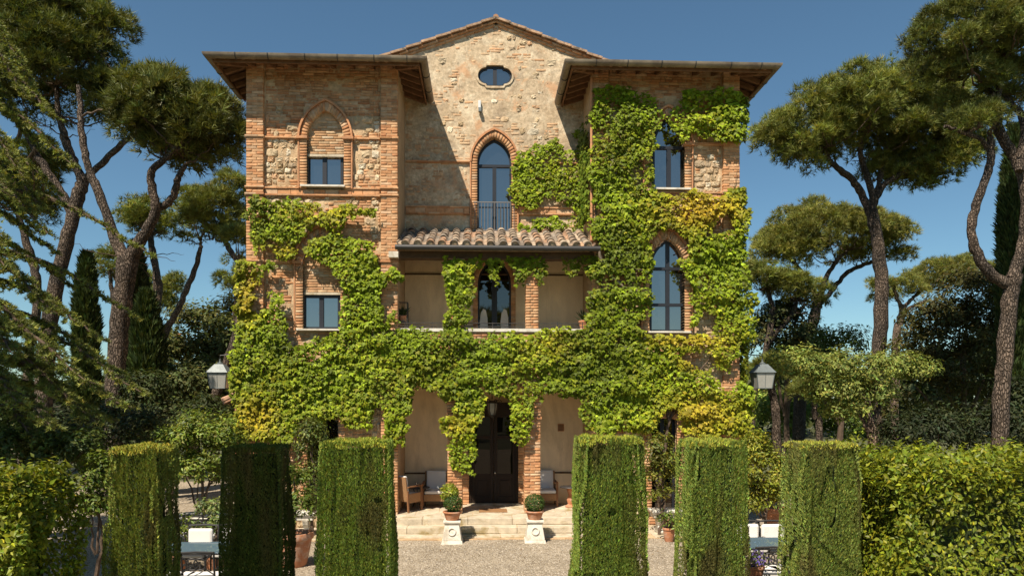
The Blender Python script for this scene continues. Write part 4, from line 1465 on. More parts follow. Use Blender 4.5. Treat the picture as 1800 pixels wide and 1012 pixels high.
vine = empty('climbing_vine', at(868, 760, YF - .1), 'yellow green creeper covering the lower front and right wing of the villa', 'vine')
LP, LN, LT, LS, LC = [], [], [], [], []
def vine_layer(polys, holes, Y, dens, dmax, jit=7.0, hang=0.0, size=(.078, .128), fac=(0, -1, .52)):
    A = sum(abs(sum(p[i][0] * p[(i + 1) % len(p)][1] - p[(i + 1) % len(p)][0] * p[i][1] for i in range(len(p)))) / 2 for p in polys)
    allp = np.concatenate([np.array(p, float) for p in polys])
    box = np.prod(allp.max(0) - allp.min(0) + 24)
    u, v = rough_mask(polys, holes, int(box * dens), jit)
    a = (u - 900) / F_PX
    k = Y / (CT - a * ST)
    X = k * (a * CT + ST); Z = EYE + k * (HOR_V - v) / F_PX
    n = len(u)
    # billows: the foliage stands off the wall in overlapping, drooping pads
    b = fbm(np.c_[X * 2.1, Z * 3.6, 0 * X + 4], 2)
    pad = np.clip((b - .24) * 2.0, .06, 1)
    gap = fbm(np.c_[X * 1.3 + 5, Z * 1.7, 0 * X + 2], 2)
    keep = (pad > .09) | (NR.random(n) < .6)
    keep &= (gap > .24) | (NR.random(n) < .3)
    # shingled tiers: each tier hangs out over the one below and tucks in under the one above
    tier = (Z / (.16 + .16 * fbm(np.c_[X * .6, Z * .6, 0 * X + 77], 1)) + 9.0 * fbm(np.c_[X * 2.3, Z * 1.1, 0 * X + 12], 3)) % 1.0
    thin = NR.random(n) < np.clip((tier - .6) * .9, 0, .35)
    keep &= ~thin
    depth = (pad * .50 + .20 * (1 - tier) + .30 * NR.random(n)) * dmax * (1 - .7 * NR.random(n) ** 2) + .02
    P = np.c_[X, Y - depth, Z]
    # lower rim of each pad droops, upper rim faces the sky
    e = .05
    b2 = fbm(np.c_[X * 2.1, (Z + e) * 3.6, 0 * X + 4], 2)
    slope = np.clip((b - b2) / e * .35, -.8, .8)
    nrm = np.c_[NR.normal(fac[0] - .08, .42, n), NR.normal(fac[1], .12, n), NR.normal(fac[2], .36, n) + slope * .5]
    tip = np.c_[NR.normal(0, .45, n), np.full(n, -.25), np.full(n, -1.0) + NR.normal(0, .2, n)]
    yl = yellowness(u, v) + (fbm(np.c_[X * 1.1, Z * 1.1, 0 * X + 31], 2) - .5) * .40
    yl = np.clip(yl + NR.normal(0, .12, n), 0, 1)[:, None]
    c = (1 - yl) * np.array([[.185, .25, .011]]) + yl * np.array([[.44, .30, .025]])
    dk = np.clip((fbm(np.c_[X * .9 + 40, Z * .9, 0 * X], 2) - .48) * 3, 0, 1)[:, None]
    c = c * (1 - .5 * dk * (1 - yl)) * np.exp(NR.normal(0, .34, (n, 1)))
    sc = NR.uniform(size[0], size[1], n) * np.where(NR.random(n) < .2, .72, 1.0) * np.exp((fbm(np.c_[X * 1.7, Z * 1.7, 0 * X + 60], 2) - .5) * .8)
    for L_, q in zip((LP, LN, LT, LS, LC), (P, nrm, tip, sc, c)):
        L_.append(q[keep])
vine_layer(VINE_FRONT, VINE_FRONT_HOLES, YF - .04, .185, .32)
vine_layer(VINE_GABLE, [], YB - .09, .20, .15, size=(.075, .115))
vine_layer(VINE_LOGGIA, [], YF - .02, .20, .22, 5)
vine_layer(VINE_HANG, [], YF - .0, .13, .14, 5)
vine_layer(VINE_PORTICO, [], YF - .03, .20, .30, 5)
# the vine turns the corners: inner flank of the right wing, outer edges
n = 1700
y = NR.uniform(YF, YB, n); z = NR.uniform(7.5, 9.9, n)
kq = fbm(np.c_[y * 2, z * 1.5, 0 * z], 2) > .42
LP.append(np.c_[np.full(n, XRi - .05) - NR.random(n) * .12, y, z][kq]); LN.append(np.c_[np.full(n, -1.0), NR.normal(-.3, .3, n), NR.normal(.5, .3, n)][kq])
LT.append(np.c_[NR.normal(0, .3, n), NR.normal(0, .4, n), np.full(n, -1.0)][kq]); LS.append(NR.uniform(.08, .125, n)[kq]); LC.append(tint(n, (.12, .17, .016))[kq])
for X0, sg, zr in ((XL, -1, (.6, 6.3)), (XR, 1, (.6, 8.2)), (XR, 1, (9.1, 10.4))):
    n = int(900 * (zr[1] - zr[0]))
    y = YF + NR.random(n) ** 1.5 * 1.2 - .1; z = NR.uniform(*zr, n)
    wdt = .06 + .20 * np.clip(fbm(np.c_[y, z * 1.6, 0 * z + sg], 2), 0, 1)
    if sg > 0: kq = (fbm(np.c_[y * 1.1, z * .9, 0 * z + 3], 2) > .36)
    else: kq = (fbm(np.c_[y * 1.1, z * .9, 0 * z + 8], 2) > .40) & ((z < 6.1))
    LP.append(np.c_[X0 + sg * wdt * NR.random(n) ** .5, y, z][kq]); LN.append(np.c_[NR.normal(sg * .8, .3, n), NR.normal(-.7, .3, n), NR.normal(.55, .3, n)][kq])
    LT.append(np.c_[NR.normal(0, .3, n), NR.normal(0, .4, n), np.full(n, -1.0)][kq]); LS.append(NR.uniform(.08, .13, n)[kq]); LC.append(tint(n, (.17, .19, .017))[kq])
P_, N_, T_, S_, C_ = [np.concatenate(q) for q in (LP, LN, LT, LS, LC)]
# leaves stay out of the wall
leafmesh('foliage', M['ivy'], vine, VL, VLF, P_, frames(N_, T_), S_, C_, kind='stuff')
print('vine leaves', len(P_))
# woody stems
def stem(pts, r0, r1, Y=YF - .05):
    q = [at(u, v, Y - (.02 * (i % 2))) for i, (u, v) in enumerate(pts)]
    fine = []
    for i in range(len(q) - 1):
        for k in range(5):
            p = q[i].lerp(q[i + 1], k / 5)
            fine.append(p + Vector((R.uniform(-.02, .02), R.uniform(-.01, .01), R.uniform(-.02, .02))))
    fine.append(q[-1])
    rr = [lerp(r0, r1, i / (len(fine) - 1)) for i in range(len(fine))]
    MB().tube(fine, rr, 6).build('stem', M['bark_dark'], vine, smooth=True)
stem([(1160, 930), (1158, 860), (1168, 790), (1176, 740), (1168, 700), (1150, 650)], .05, .03)
stem([(1176, 740), (1200, 690), (1232, 650), (1262, 610)], .03, .015)
stem([(1130, 470), (1146, 455), (1150, 440), (1165, 425), (1176, 424), (1182, 410), (1195, 405)], .016, .010, YF - .08)
stem([(1195, 440), (1230, 420), (1256, 404), (1266, 385), (1290, 340), (1296, 300)], .016, .006, YF - .06)
stem([(1105, 474), (1128, 474), (1140, 480)], .022, .018, YF - .2)
stem([(820, 830), (824, 790), (815, 740), (800, 700)], .012, .008, YF - .1)
stem([(540, 790), (545, 740), (560, 700)], .02, .012)
stem([(690, 775), (700, 730), (690, 700)], .014, .01, YF - .12)
stem([(522, 480), (540, 440), (556, 415), (580, 400)], .012, .008)
stem([(1040, 200), (1050, 300), (1046, 400), (1060, 470), (1054, 560)], .03, .014)
stem([(1010, 330), (985, 345), (960, 372), (930, 392)], .012, .006, YB - .1)

# ---- clipped hedges
def box_hedge(u0, u1, vtop, Y, dy, base, name='clipped_hedge', taper=.17, label='', group='clipped cypress hedge blocks before the forecourt', seed=0, streak=1.0, bare=0.0):
    """a block of clipped cypress: core, then upright sprays over front, sides and top"""
    a = wx(u0, Y + dy if u0 > VP_U else Y)
    b = wx(u1, Y + dy if u1 < VP_U else Y)
    zt = wz(vtop + 4, (u0 + u1) / 2, Y + dy * .3)
    cx, cy = (a + b) / 2, Y + dy / 2
    hw, hd = (b - a) / 2, dy / 2
    h = empty(name, (cx, cy, 0), label, 'hedge', group)
    def prof(t):    # half width scale with height fraction
        s = 1 + taper * (1 - t) * 1.0
        if t > .95: s -= (t - .95) * .5
        return s
    core = MB()
    ins = .135
    ring_z = (.02, zt * .5, zt - .12)
    vs = []
    for z in ring_z:
        s = prof(z / zt)
        for sx, sy in ((-1, -1), (1, -1), (1, 1), (-1, 1)):
            vs.append((cx + sx * (hw * s - ins), cy + sy * (hd * s - ins), z))
    fs = [(0, 1, 5, 4), (1, 2, 6, 5), (2, 3, 7, 6), (3, 0, 4, 7), (4, 5, 9, 8), (5, 6, 10, 9), (6, 7, 11, 10), (7, 4, 8, 11), (8, 9, 10, 11)]
    core.add(vs, fs)
    core.build('core', M['hedge_core'], h)
    P, Nn, C = [], [], []
    def face(n, axis, sgn):
        t = 1 - NR.random(n) ** .9
        if axis == 'y':
            q = NR.uniform(-1, 1, n)
        else:
            q = NR.uniform(-1, 1, n)
        z = t * zt
        s = np.array([prof(x) for x in t])
        # vertical streaks and sunken pockets of real depth
        sx = q * (hw if axis == 'y' else hd)
        st = .5 * fbm(np.c_[sx * 7 + seed * 3, z * .8, 0 * z + seed], 2) + .5 * fbm(np.c_[sx * 19 + seed * 3, z * 1.6, 0 * z + seed], 2)
        lump = fbm(np.c_[sx * 2.2, z * 1.6, 0 * z + seed + 7], 2)
        dep = np.clip((st - .46) * .55 * streak, -.02, .12) + (lump - .5) * .07
        corner = np.clip(np.abs(q) - .88, 0, 1) * .22
        dep = dep + corner * (hw if axis == 'y' else hd) * 1.0 - NR.random(n) * .012 + .01
        pocket = fbm(np.c_[sx * 3 + 11, z * 2.3, 0 * z + seed * 5], 2)
        dep = np.clip(np.where(pocket > .66, dep + .06, dep), -.04, .10)
        dep = np.clip(dep, -.05, .085)
        if axis == 'y':
            p = np.c_[cx + q * hw * s, cy + sgn * (hd * s - dep), z]
            nn = np.c_[NR.normal(0, .25, n), sgn * NR.uniform(.25, .8, n), NR.uniform(.6, 1.1, n)]
        else:
            p = np.c_[cx + sgn * (hw * s - dep), cy + q * hd * s, z]
            nn = np.c_[sgn * NR.uniform(.25, .8, n), NR.normal(0, .25, n), NR.uniform(.6, 1.1, n)]
        c = tint(n, base, .14, .28)
        br = np.clip((fbm(np.c_[sx * 5, z * 1.2, 0 * z + 50 + seed], 2) - .56 + bare) * 4, 0, .8)[:, None]
        c = c * (1 - br) + br * np.array([[.15, .12, .045]])
        P.append(p); Nn.append(nn); C.append(c)
    dens = 11500
    face(int(dens * 2 * hw * zt), 'y', -1)
    face(int(dens * .35 * 2 * hw * zt), 'y', 1)
    inner = -1 if u0 > VP_U else 1
    face(int(dens * .9 * 2 * hd * zt), 'x', inner)
    face(int(dens * .5 * 2 * hd * zt), 'x', -inner)
    n = int(10000 * 4 * hw * hd)
    qx, qy = NR.uniform(-1, 1, n), NR.uniform(-1, 1, n)
    e = np.clip(np.maximum(np.abs(qx), np.abs(qy)) - .8, 0, 1)
    zz = zt - e ** 1.5 * .35 + (fbm(np.c_[qx * 3, qy * 3, 0 * qx + seed], 2) - .5) * .08 - NR.random(n) * .05
    P.append(np.c_[cx + qx * hw * .985, cy + qy * hd * .985, zz]); Nn.append(np.c_[NR.normal(0, .35, n), NR.normal(0, .35, n), np.ones(n)])
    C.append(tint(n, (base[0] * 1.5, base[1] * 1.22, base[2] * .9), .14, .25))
    P = np.concatenate(P); Nn = np.concatenate(Nn); C = np.concatenate(C)
    k = P[:, 2] > .0
    P, Nn, C = P[k], Nn[k], C[k]
    n = len(P)
    Fm = frames(Nn, rndunit(n))
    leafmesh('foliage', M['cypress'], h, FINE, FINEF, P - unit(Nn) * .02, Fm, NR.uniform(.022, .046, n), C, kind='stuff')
    return h
GH = (.215, .285, .048)
box_hedge(187, 314, 779, 8.6, .62, (.225, .26, .048), label='leftmost clipped hedge column beside the laurel hedge, browned and streaked', seed=1, streak=.55, bare=.05)
box_hedge(391, 513, 779, 8.7, .62, (.075, .105, .018), label='clipped hedge column standing wholly in shade, second from the left', seed=2, streak=.3)  # base darker than the other columns: shade put into the leaf colour
box_hedge(562, 693, 769, 8.7, .62, GH, label='clipped hedge column just left of the entrance steps', seed=3, streak=.3)
box_hedge(1009, 1134, 763, 8.7, .62, (.21, .28, .048), label='clipped hedge column just right of the entrance steps with a gap in its right edge', seed=4, streak=.7)
box_hedge(1191, 1314, 768, 8.7, .62, (.215, .28, .054), label='clipped hedge column in front of the right wing window, second from the right', seed=5, streak=.6)
box_hedge(1373, 1512, 773, 8.7, .62, (.225, .28, .058), label='rightmost clipped hedge column beside the big laurel hedge', seed=6, streak=.5, bare=.03)

# ---- leafy masses
def leaf_cloud(name, parent, ells, n, size, base, mat='leaf', up=.5, clump=.45, nc=None, asp=.85, hue=.15, val=.3, kind='stuff', floor=.02):
    """leaves gathered in twig-end clumps through the shell of several ellipsoids"""
    P, Nn, C = [], [], []
    vol = [e[3] * e[4] + e[4] * e[5] + e[3] * e[5] for e in ells]
    tot = sum(vol)
    for e, w in zip(ells, vol):
        m = max(1, int(n * w / tot))
        c = np.array(e[:3], float); r = np.array(e[3:6], float)
        k = max(4, int((nc or 60) * w / tot * len(ells) / len(ells)))
        d = rndunit(k)
        d[:, 2] = np.where(d[:, 2] < -.55, -d[:, 2], d[:, 2])
        rad = NR.uniform(.62, 1.0, k)[:, None]
        cc = c + d * r * rad
        ci = NR.integers(0, k, m)
        off = rndunit(m) * (NR.random(m) ** .45)[:, None] * clump * NR.uniform(.6, 1.25, k)[ci][:, None] * np.array([1, 1, .75])
        p = cc[ci] + off
        nn = unit(off) * .6 + d[ci] * .5 + np.array([0, 0, up]) + NR.normal(0, .35, (m, 3))
        cl = np.exp(NR.normal(0, .22, k))[ci][:, None]
        col = tint(m, base, hue, val) * cl
        P.append(p); Nn.append(nn); C.append(col)
    P, Nn, C = np.concatenate(P), np.concatenate(Nn), np.concatenate(C)
    kq = P[:, 2] > floor
    P, Nn, C = P[kq], Nn[kq], C[kq]
    n = len(P)
    T = SL.copy(); T[:, 0] *= asp
    leafmesh(name, M[mat], parent, T, SLF, P, frames(Nn, rndunit(n) + np.array([0, 0, -.3])), NR.uniform(size * .7, size * 1.25, n), C, kind=kind)

def laurel(x0, x1, y0, y1, zt, n, label, base=(.185, .222, .019)):
    h = empty('laurel_hedge', ((x0 + x1) / 2, (y0 + y1) / 2, 0), label, 'hedge', None)
    MB().box(x0 + .30, x1 - .30, y0 + .30, y1 - .30, .02, zt - .32).build('core', M['hedge_core'], h)
    P, Nn = [], []
    ar = [((x1 - x0) * zt, 'f'), ((x1 - x0) * zt * .25, 'b'), ((y1 - y0) * zt * (1.3 if x0 > 0 else .3), 'l'), ((y1 - y0) * zt * (1.3 if x0 < 0 else .3), 'r'), ((x1 - x0) * (y1 - y0), 't')]
    tot = sum(a for a, _ in ar)
    for a, k in ar:
        m = int(n * a / tot)
        q, t = NR.random(m), NR.random(m)
        if k in 'fb':
            p = np.c_[lerp(x0, x1, q), np.full(m, y0 if k == 'f' else y1), t * zt]; nn = np.array([0, -1.0 if k == 'f' else 1, .5])
        elif k in 'lr':
            p = np.c_[np.full(m, x0 if k == 'l' else x1), lerp(y0, y1, q), t * zt]; nn = np.array([-1.0 if k == 'l' else 1, 0, .5])
        else:
            p = np.c_[lerp(x0, x1, q), lerp(y0, y1, t), np.full(m, zt)]; nn = np.array([0, 0, 1.0])
        b = fbm(p * 2.6, 2)[:, None]
        outn = nn - np.array([0, 0, .5 if k != 't' else 0])
        p = p + outn * ((b - .62) * .55) - outn * (NR.random((m, 1)) ** 1.2) * .24
        if k == 't': p[:, 2] += NR.random(m) ** 6 * .16
        P.append(p); Nn.append(np.tile(nn, (m, 1)) + NR.normal(0, .5, (m, 3)))
    P, Nn = np.concatenate(P), np.concatenate(Nn)
    # round the edges of the block
    cx, cy = (x0 + x1) / 2, (y0 + y1) / 2
    qx = np.abs(P[:, 0] - cx) / ((x1 - x0) / 2); qy = np.abs(P[:, 1] - cy) / ((y1 - y0) / 2); qz = P[:, 2] / zt
    edge = np.clip(np.maximum(qx, qy) - .9, 0, .1) * np.clip(qz - .8, 0, .2) * 50
    P[:, 2] -= edge * .22
    kq = (P[:, 2] > .02)
    P, Nn = P[kq], Nn[kq]
    m = len(P)
    y = np.clip((fbm(P * 1.7, 2) - .45) * 2.5, 0, 1)[:, None]
    new = (NR.random(m) < .18)[:, None]
    C = tint(m, base, .12, .3) * (1 - .35 * y)
    C = np.where(new, C * np.array([[1.55, 1.35, 1.0]]), C)
    T = SL.copy(); T[:, 0] *= 1.0
    leafmesh('foliage', M['laurel'], h, T, SLF, P, frames(Nn, rndunit(m) + np.array([0, 0, .1])), NR.uniform(.045, .095, m), C, kind='stuff')
    return h
laurel(wx(1540, 8.6), wx(1540, 8.6) + 3.4, 8.0, 10.2, wz(795, 1650, 8.6), 36000, 'big square cut laurel hedge filling the right corner')
laurel(-7.6, -4.69, 7.4, 8.6, 2.33, 34000, 'dark laurel hedge with sunlit top filling the left corner', (.20, .24, .02))

# ---- trees
def smooth_path(pts, wob=.0, sub=5, rr=None):
    """Catmull-Rom through (point, radius)"""
    q = [Vector(p[0]) for p in pts]; r = [p[1] for p in pts]
    q = [q[0] * 2 - q[1]] + q + [q[-1] * 2 - q[-2]]
    out, ro = [], []
    for i in range(1, len(q) - 2):
        for k in range(sub):
            t = k / sub
            a, b, c, d = q[i - 1], q[i], q[i + 1], q[i + 2]
            p = .5 * ((2 * b) + (c - a) * t + (2 * a - 5 * b + 4 * c - d) * t * t + (3 * b - a - 3 * c + d) * t ** 3)
            out.append(p + Vector((R.gauss(0, wob), R.gauss(0, wob), R.gauss(0, wob))))
            ro.append(lerp(r[i - 1], r[i], t) * R.uniform(.93, 1.08))
    out.append(q[-2]); ro.append(r[-1])
    return out, ro

def limb(mb, pts, wob=.015, seg=9):
    p, r = smooth_path(pts, wob)
    mb.tube(p, r, seg)

RS = .86
def px_limb(mb, uvr, Y, dy=0.0, seg=9):
    """limb through photo points standing at depth Y (dy: how far it leans back along its length); r in pixels"""
    n = len(uvr)
    pts = []
    for i, (u, v, r) in enumerate(uvr):
        y = Y + dy * i / max(1, n - 1)
        if v is None:
            pts.append((Vector((at(u, HOR_V, y).x, y, -.05)), RS * r * y / F_PX))
        else:
            pts.append((at(u, v, y), RS * r * y / F_PX))
    limb(mb, pts, .012 * Y / 20, seg)
    return pts[-1][0]

def pine_crown(parent, ells, base=(.075, .085, .022), dens=1.0, tl=.30, flat=-.5, clump=.62, twigs=None, tmat='bark_dark'):
    P, Nn, C = [], [], []
    tw = MB()
    for (c, r) in ells:
        c = np.array(c, float); r = np.array(r, float)
        area = 4 * math.pi * ((r[0] * r[1]) ** 1.6 / 3 + (r[0] * r[2]) ** 1.6 / 3 + (r[1] * r[2]) ** 1.6 / 3) ** (1 / 1.6)
        k = max(6, int(area * 1.25 / clump ** 2 * .40))
        d = rndunit(k * 3)
        d = d[d[:, 2] > flat - NR.random(len(d)) * .35][:k]
        k = len(d)
        rad = NR.uniform(.60, 1.0, k)[:, None] ** .8
        cc = c + d * r * rad
        cr = clump * NR.uniform(.6, 1.2, k)
        m = int(k * 56 * dens)
        ci = NR.integers(0, k, m)
        o = rndunit(m)
        o[:, 2] = np.where(o[:, 2] < -.45, -o[:, 2], o[:, 2])
        off = o * (cr[ci] * NR.uniform(.55, 1.0, m))[:, None] * np.array([1, 1, .72])
        P.append(cc[ci] + off)
        Nn.append(o * .7 + d[ci] * .35 + np.array([0, 0, .55]) + NR.normal(0, .25, (m, 3)))
        cl = np.exp(NR.normal(0, .2, k))[ci][:, None]
        C.append(tint(m, base, .10, .25) * cl)
        if twigs is not None:
            for q in range(min(k, 8)):
                b = Vector(cc[q])
                a = min(twigs, key=lambda p: (p - b).length + R.uniform(0, .5))
                if (a - b).length > 3.2: continue
                mid = a.lerp(b, .5) + Vector((R.uniform(-.2, .2), R.uniform(-.2, .2), -.12 * (b - a).length))
                limb(tw, [(a, .035), (mid, .026), (b, .010)], .03, 5)
    P, Nn, C = np.concatenate(P), np.concatenate(Nn), np.concatenate(C)
    n = len(P)
    leafmesh('crown', M['needles'], parent, TUFT, TUFTF, P, frames(Nn, rndunit(n)), NR.uniform(tl * .7, tl * 1.15, n), C, kind='stuff')
    if twigs is not None:
        for q in range(5):      # bare dead twigs below the crown
            a = R.choice(twigs); d_ = Vector((R.gauss(0, 1), R.gauss(0, 1), R.uniform(-.25, .5))).normalized()
            ln = R.uniform(.6, 1.5)
            limb(tw, [(a, .022), (a + d_ * ln * .5 + Vector((0, 0, R.uniform(-.1, .1))), .014), (a + d_ * ln, .005)], .03, 5)
        tw.build('branch', M[tmat], parent, smooth=True, kind='stuff')
    return n

def ell(u, v, ru, rv, Y, ry=None, dy=0):
    y = Y + dy
    c = at(u, v, y)
    s = y / F_PX
    return ((c.x, c.y, c.z), (ru * s, (ry or ru) * s, rv * s))

TREES = 'umbrella pines around the villa'
def pine(Y, limbs, ells, label, bark='bark', base=(.075, .085, .022), dens=1.0, tl=.30, twigs=True, clump=.62, flat=-.55, group=TREES):
    b = limbs[0][0]
    t = empty('umbrella_pine', (at(b[0], HOR_V, Y).x, Y, 0), label, 'pine tree', group)
    mb = MB()
    ends = []
    for i, l in enumerate(limbs):
        e = px_limb(mb, l, Y, 0 if i == 0 else R.uniform(-.5, .8))
        ends.append(e)
        if len(l) > 3 and i > 0: ends.append(at(l[-2][0], l[-2][1], Y))
    mb.build('trunk', M[bark], t, smooth=True)
    pine_crown(t, ells, base, dens, tl, flat, clump, twigs=ends + ([at(*twigs, Y)] if isinstance(twigs, tuple) else []))
    return t

DK = (.115, .13, .028)
MID = (.175, .190, .040)
LT_ = (.205, .21, .048)
# left side
pine(24, [[(72, None, 17), (84, 600, 16), (104, 480, 14), (125, 395, 12.5), (140, 338, 13), (147, 312, 11)],
          [(128, 385, 9), (112, 345, 8), (86, 305, 8), (60, 262, 6), (40, 215, 4)],
          [(146, 318, 9), (128, 282, 8), (116, 250, 8), (104, 205, 6), (98, 150, 4)],
          [(150, 315, 7), (178, 288, 6), (214, 254, 5.5), (250, 225, 4), (280, 205, 3)]],
     [ell(88, 100, 118, 118, 24, 110), ell(20, 60, 80, 90, 24, 90, 1), ell(150, 60, 52, 60, 24, 60, -.5), ell(232, 186, 62, 62, 24, 60, .3), ell(270, 205, 44, 44, 24, 44, .3), ell(58, 285, 48, 50, 24, 50, 1.5), ell(40, 350, 38, 25, 24.5, 40, 1)],
     'tall dark pine at far left with crooked limbs behind the cedar', base=DK, twigs=(112, 240), dens=1.7, clump=.7)
pine(21, [[(196, None, 19), (203, 700, 18), (208, 600, 18), (217, 520, 18), (226, 452, 20)],
          [(222, 460, 13), (205, 425, 11), (186, 372, 9), (170, 330, 9), (156, 296, 7), (146, 250, 7), (142, 205, 6), (138, 150, 4)],
          [(228, 455, 14), (246, 425, 11), (268, 385, 10), (274, 365, 9), (266, 325, 8), (268, 298, 7), (290, 280, 6), (308, 260, 4)],
          [(274, 368, 7), (296, 356, 7), (308, 335, 7), (314, 310, 6), (326, 290, 4)]],
     [ell(318, 210, 98, 72, 21, 85), ell(272, 205, 50, 62, 21, 55, -.3), ell(370, 232, 52, 62, 21, 60, .2), ell(300, 268, 60, 30, 21, 50, .3)],
     'forked pine with dense rounded crown beside the left wing roof', base=(.120, .130, .028), twigs=(305, 265), dens=1.15, clump=.55)
pine(34, [[(268, None, 9), (272, 560, 8), (276, 500, 7), (268, 440, 6.5), (264, 410, 5)]],
     [ell(266, 388, 50, 32, 34, 45), ell(250, 402, 30, 24, 34, 30)], 'small pine seen between the fork of the big left pine', base=MID, twigs=(265, 415))
pine(30, [[(278, None, 8), (283, 620, 7.5), (288, 590, 7), (312, 545, 6), (330, 505, 5.5), (344, 470, 5), (350, 445, 4.5), (354, 425, 3)],
          [(285, 600, 7), (276, 560, 6.5), (280, 500, 6), (268, 450, 5)],
          [(420, 462, 6), (408, 445, 6), (396, 425, 5), (388, 405, 3)]],
     [ell(372, 380, 58, 50, 30, 50), ell(405, 352, 32, 40, 30, 40), ell(350, 402, 36, 36, 30, 36)], 'pine with long bare leaning trunk close to the left wall', bark='bark_pale', base=MID, twigs=(372, 420))
pine(36, [[(405, None, 6), (412, 600, 5.5), (415, 530, 5), (414, 500, 4)]], [ell(412, 490, 30, 30, 36, 30)], 'small pine half hidden by the left corner of the villa', base=MID, twigs=(414, 505))
pine(40, [[(196, None, 5), (200, 560, 5), (195, 500, 4), (192, 470, 3)]], [ell(190, 472, 34, 30, 40, 30), ell(280, 500, 36, 28, 40, 30), ell(270, 530, 40, 26, 40, 30)], 'distant pine crown between the two left trunks', base=MID)
pine(27, [[(378, None, 11), (376, 715, 10), (392, 660, 10), (412, 600, 9), (425, 540, 8), (430, 500, 7)], [(64, None, 9), (68, 520, 8), (58, 470, 7), (48, 420, 5)]][:1],
     [ell(440, 430, 30, 30, 27, 40)], 'leaning pine trunk behind the left wall lantern', base=MID)
pine(29, [[(38, None, 9), (50, 640, 8), (66, 520, 8.5), (60, 470, 8), (46, 420, 7), (30, 370, 5)]], [ell(20, 350, 60, 50, 29, 60)], 'slim pine behind the cedar branches at the left edge', base=DK)
# right side
pine(27, [[(1536, None, 15), (1543, 640, 14), (1549, 560, 14), (1548, 480, 13), (1540, 410, 12), (1532, 370, 12)],
          [(1530, 378, 8), (1514, 340, 7.5), (1494, 312, 7), (1466, 290, 6), (1446, 262, 4)],
          [(1534, 372, 8), (1530, 330, 6.5), (1516, 285, 6), (1512, 240, 4)],
          [(1534, 365, 7), (1552, 328, 6), (1580, 308, 5.5), (1612, 282, 4), (1650, 262, 3)],
          [(1538, 350, 5), (1548, 310, 5), (1560, 270, 4)]],
     [ell(1540, 205, 115, 82, 27, 105), ell(1425, 232, 80, 62, 27, 70, -.5), ell(1500, 190, 80, 66, 27, 70, -1), ell(1640, 240, 82, 56, 27, 70, .5), ell(1600, 190, 80, 60, 27, 70), ell(1375, 238, 38, 40, 27, 40), ell(1690, 250, 44, 44, 27, 40), ell(1580, 290, 60, 40, 27, 50, .6), ell(1590, 318, 46, 30, 27, 46, .8), ell(1650, 290, 50, 40, 27, 46, .4), ell(1690, 205, 50, 50, 27, 50, .5), ell(1410, 275, 44, 34, 27, 40, -.3)],
     'broad umbrella pine with spreading limbs right of the villa roof', base=MID, twigs=(1530, 320), dens=1.0, clump=.6)
pine(36, [[(1402, None, 13), (1408, 680, 12), (1420, 600, 11), (1434, 545, 10), (1440, 525, 10)],
          [(1438, 530, 6), (1425, 500, 5), (1402, 470, 4.5), (1380, 440, 3)],
          [(1440, 528, 6), (1452, 490, 5), (1470, 460, 4.5), (1490, 440, 3)],
          [(1442, 532, 6), (1466, 505, 5), (1490, 478, 4.5), (1520, 465, 4), (1560, 450, 3)]],
     [ell(1460, 418, 132, 46, 36, 110), ell(1375, 440, 56, 38, 36, 50), ell(1548, 430, 56, 44, 36, 50), ell(1450, 395, 90, 34, 36, 70)],
     'wide low pine crown below the broad pine right of the villa', base=LT_, twigs=(1455, 485), dens=1.0, clump=.7)
pine(33, [[(1316, None, 7), (1325, 690, 7), (1340, 640, 6.5), (1352, 590, 6.5), (1358, 550, 6), (1350, 510, 4)], [(1352, 600, 6), (1372, 575, 6), (1392, 550, 5.5), (1400, 530, 4)]],
     [ell(1345, 492, 36, 36, 33, 40), ell(1385, 500, 40, 26, 33, 40), ell(1420, 520, 36, 22, 33, 30)], 'thin twin stemmed pine tight against the right corner of the villa', base=MID, twigs=(1360, 535))
pine(19, [[(1756, None, 17), (1760, 700, 16), (1768, 600, 15.5), (1776, 520, 15.5), (1784, 482, 16)],
          [(1770, 500, 12), (1740, 480, 11), (1718, 445, 10), (1707, 405, 9), (1716, 360, 9), (1735, 310, 8), (1742, 275, 8), (1740, 240, 6)],
          [(1738, 262, 5), (1722, 244, 5), (1690, 232, 4), (1660, 222, 3)],
          [(1778, 490, 13), (1796, 440, 12), (1804, 380, 11), (1800, 320, 11), (1780, 270, 10), (1756, 230, 10), (1750, 180, 9), (1734, 150, 7), (1710, 120, 5)],
          [(1752, 175, 6), (1760, 140, 6), (1765, 100, 5), (1775, 60, 4)],
          [(1790, 300, 8), (1800, 215, 7), (1780, 185, 6), (1762, 165, 5)]],
     [ell(1700, 60, 90, 80, 19, 90), ell(1785, 60, 80, 90, 19, 80, .5), ell(1665, 90, 52, 60, 19, 55, -.3), ell(1700, 150, 70, 50, 19, 60, .4), ell(1790, 150, 50, 50, 19, 60, .8), ell(1712, 215, 48, 30, 19, 40)],
     'tall near pine with twisted trunk at the right edge', bark='bark', base=(.135, .15, .034), twigs=(1745, 165), dens=1.3, clump=.5, tl=.22)
pine(44, [[(1572, None, 8), (1576, 600, 8), (1584, 560, 7.5), (1587, 535, 7)],
          [(1586, 545, 4), (1576, 520, 3.5), (1570, 500, 3)], [(1587, 542, 4), (1604, 525, 3.5), (1624, 508, 3)], [(1587, 552, 4), (1600, 540, 3.5), (1630, 528, 3)]],
     [ell(1572, 508, 46, 24, 44, 40), ell(1660, 488, 54, 28, 44, 45), ell(1700, 478, 50, 22, 44, 40)], 'pale barked distant pine in the gap right of the lantern side', bark='bark_pale', base=LT_, twigs=(1587, 530))
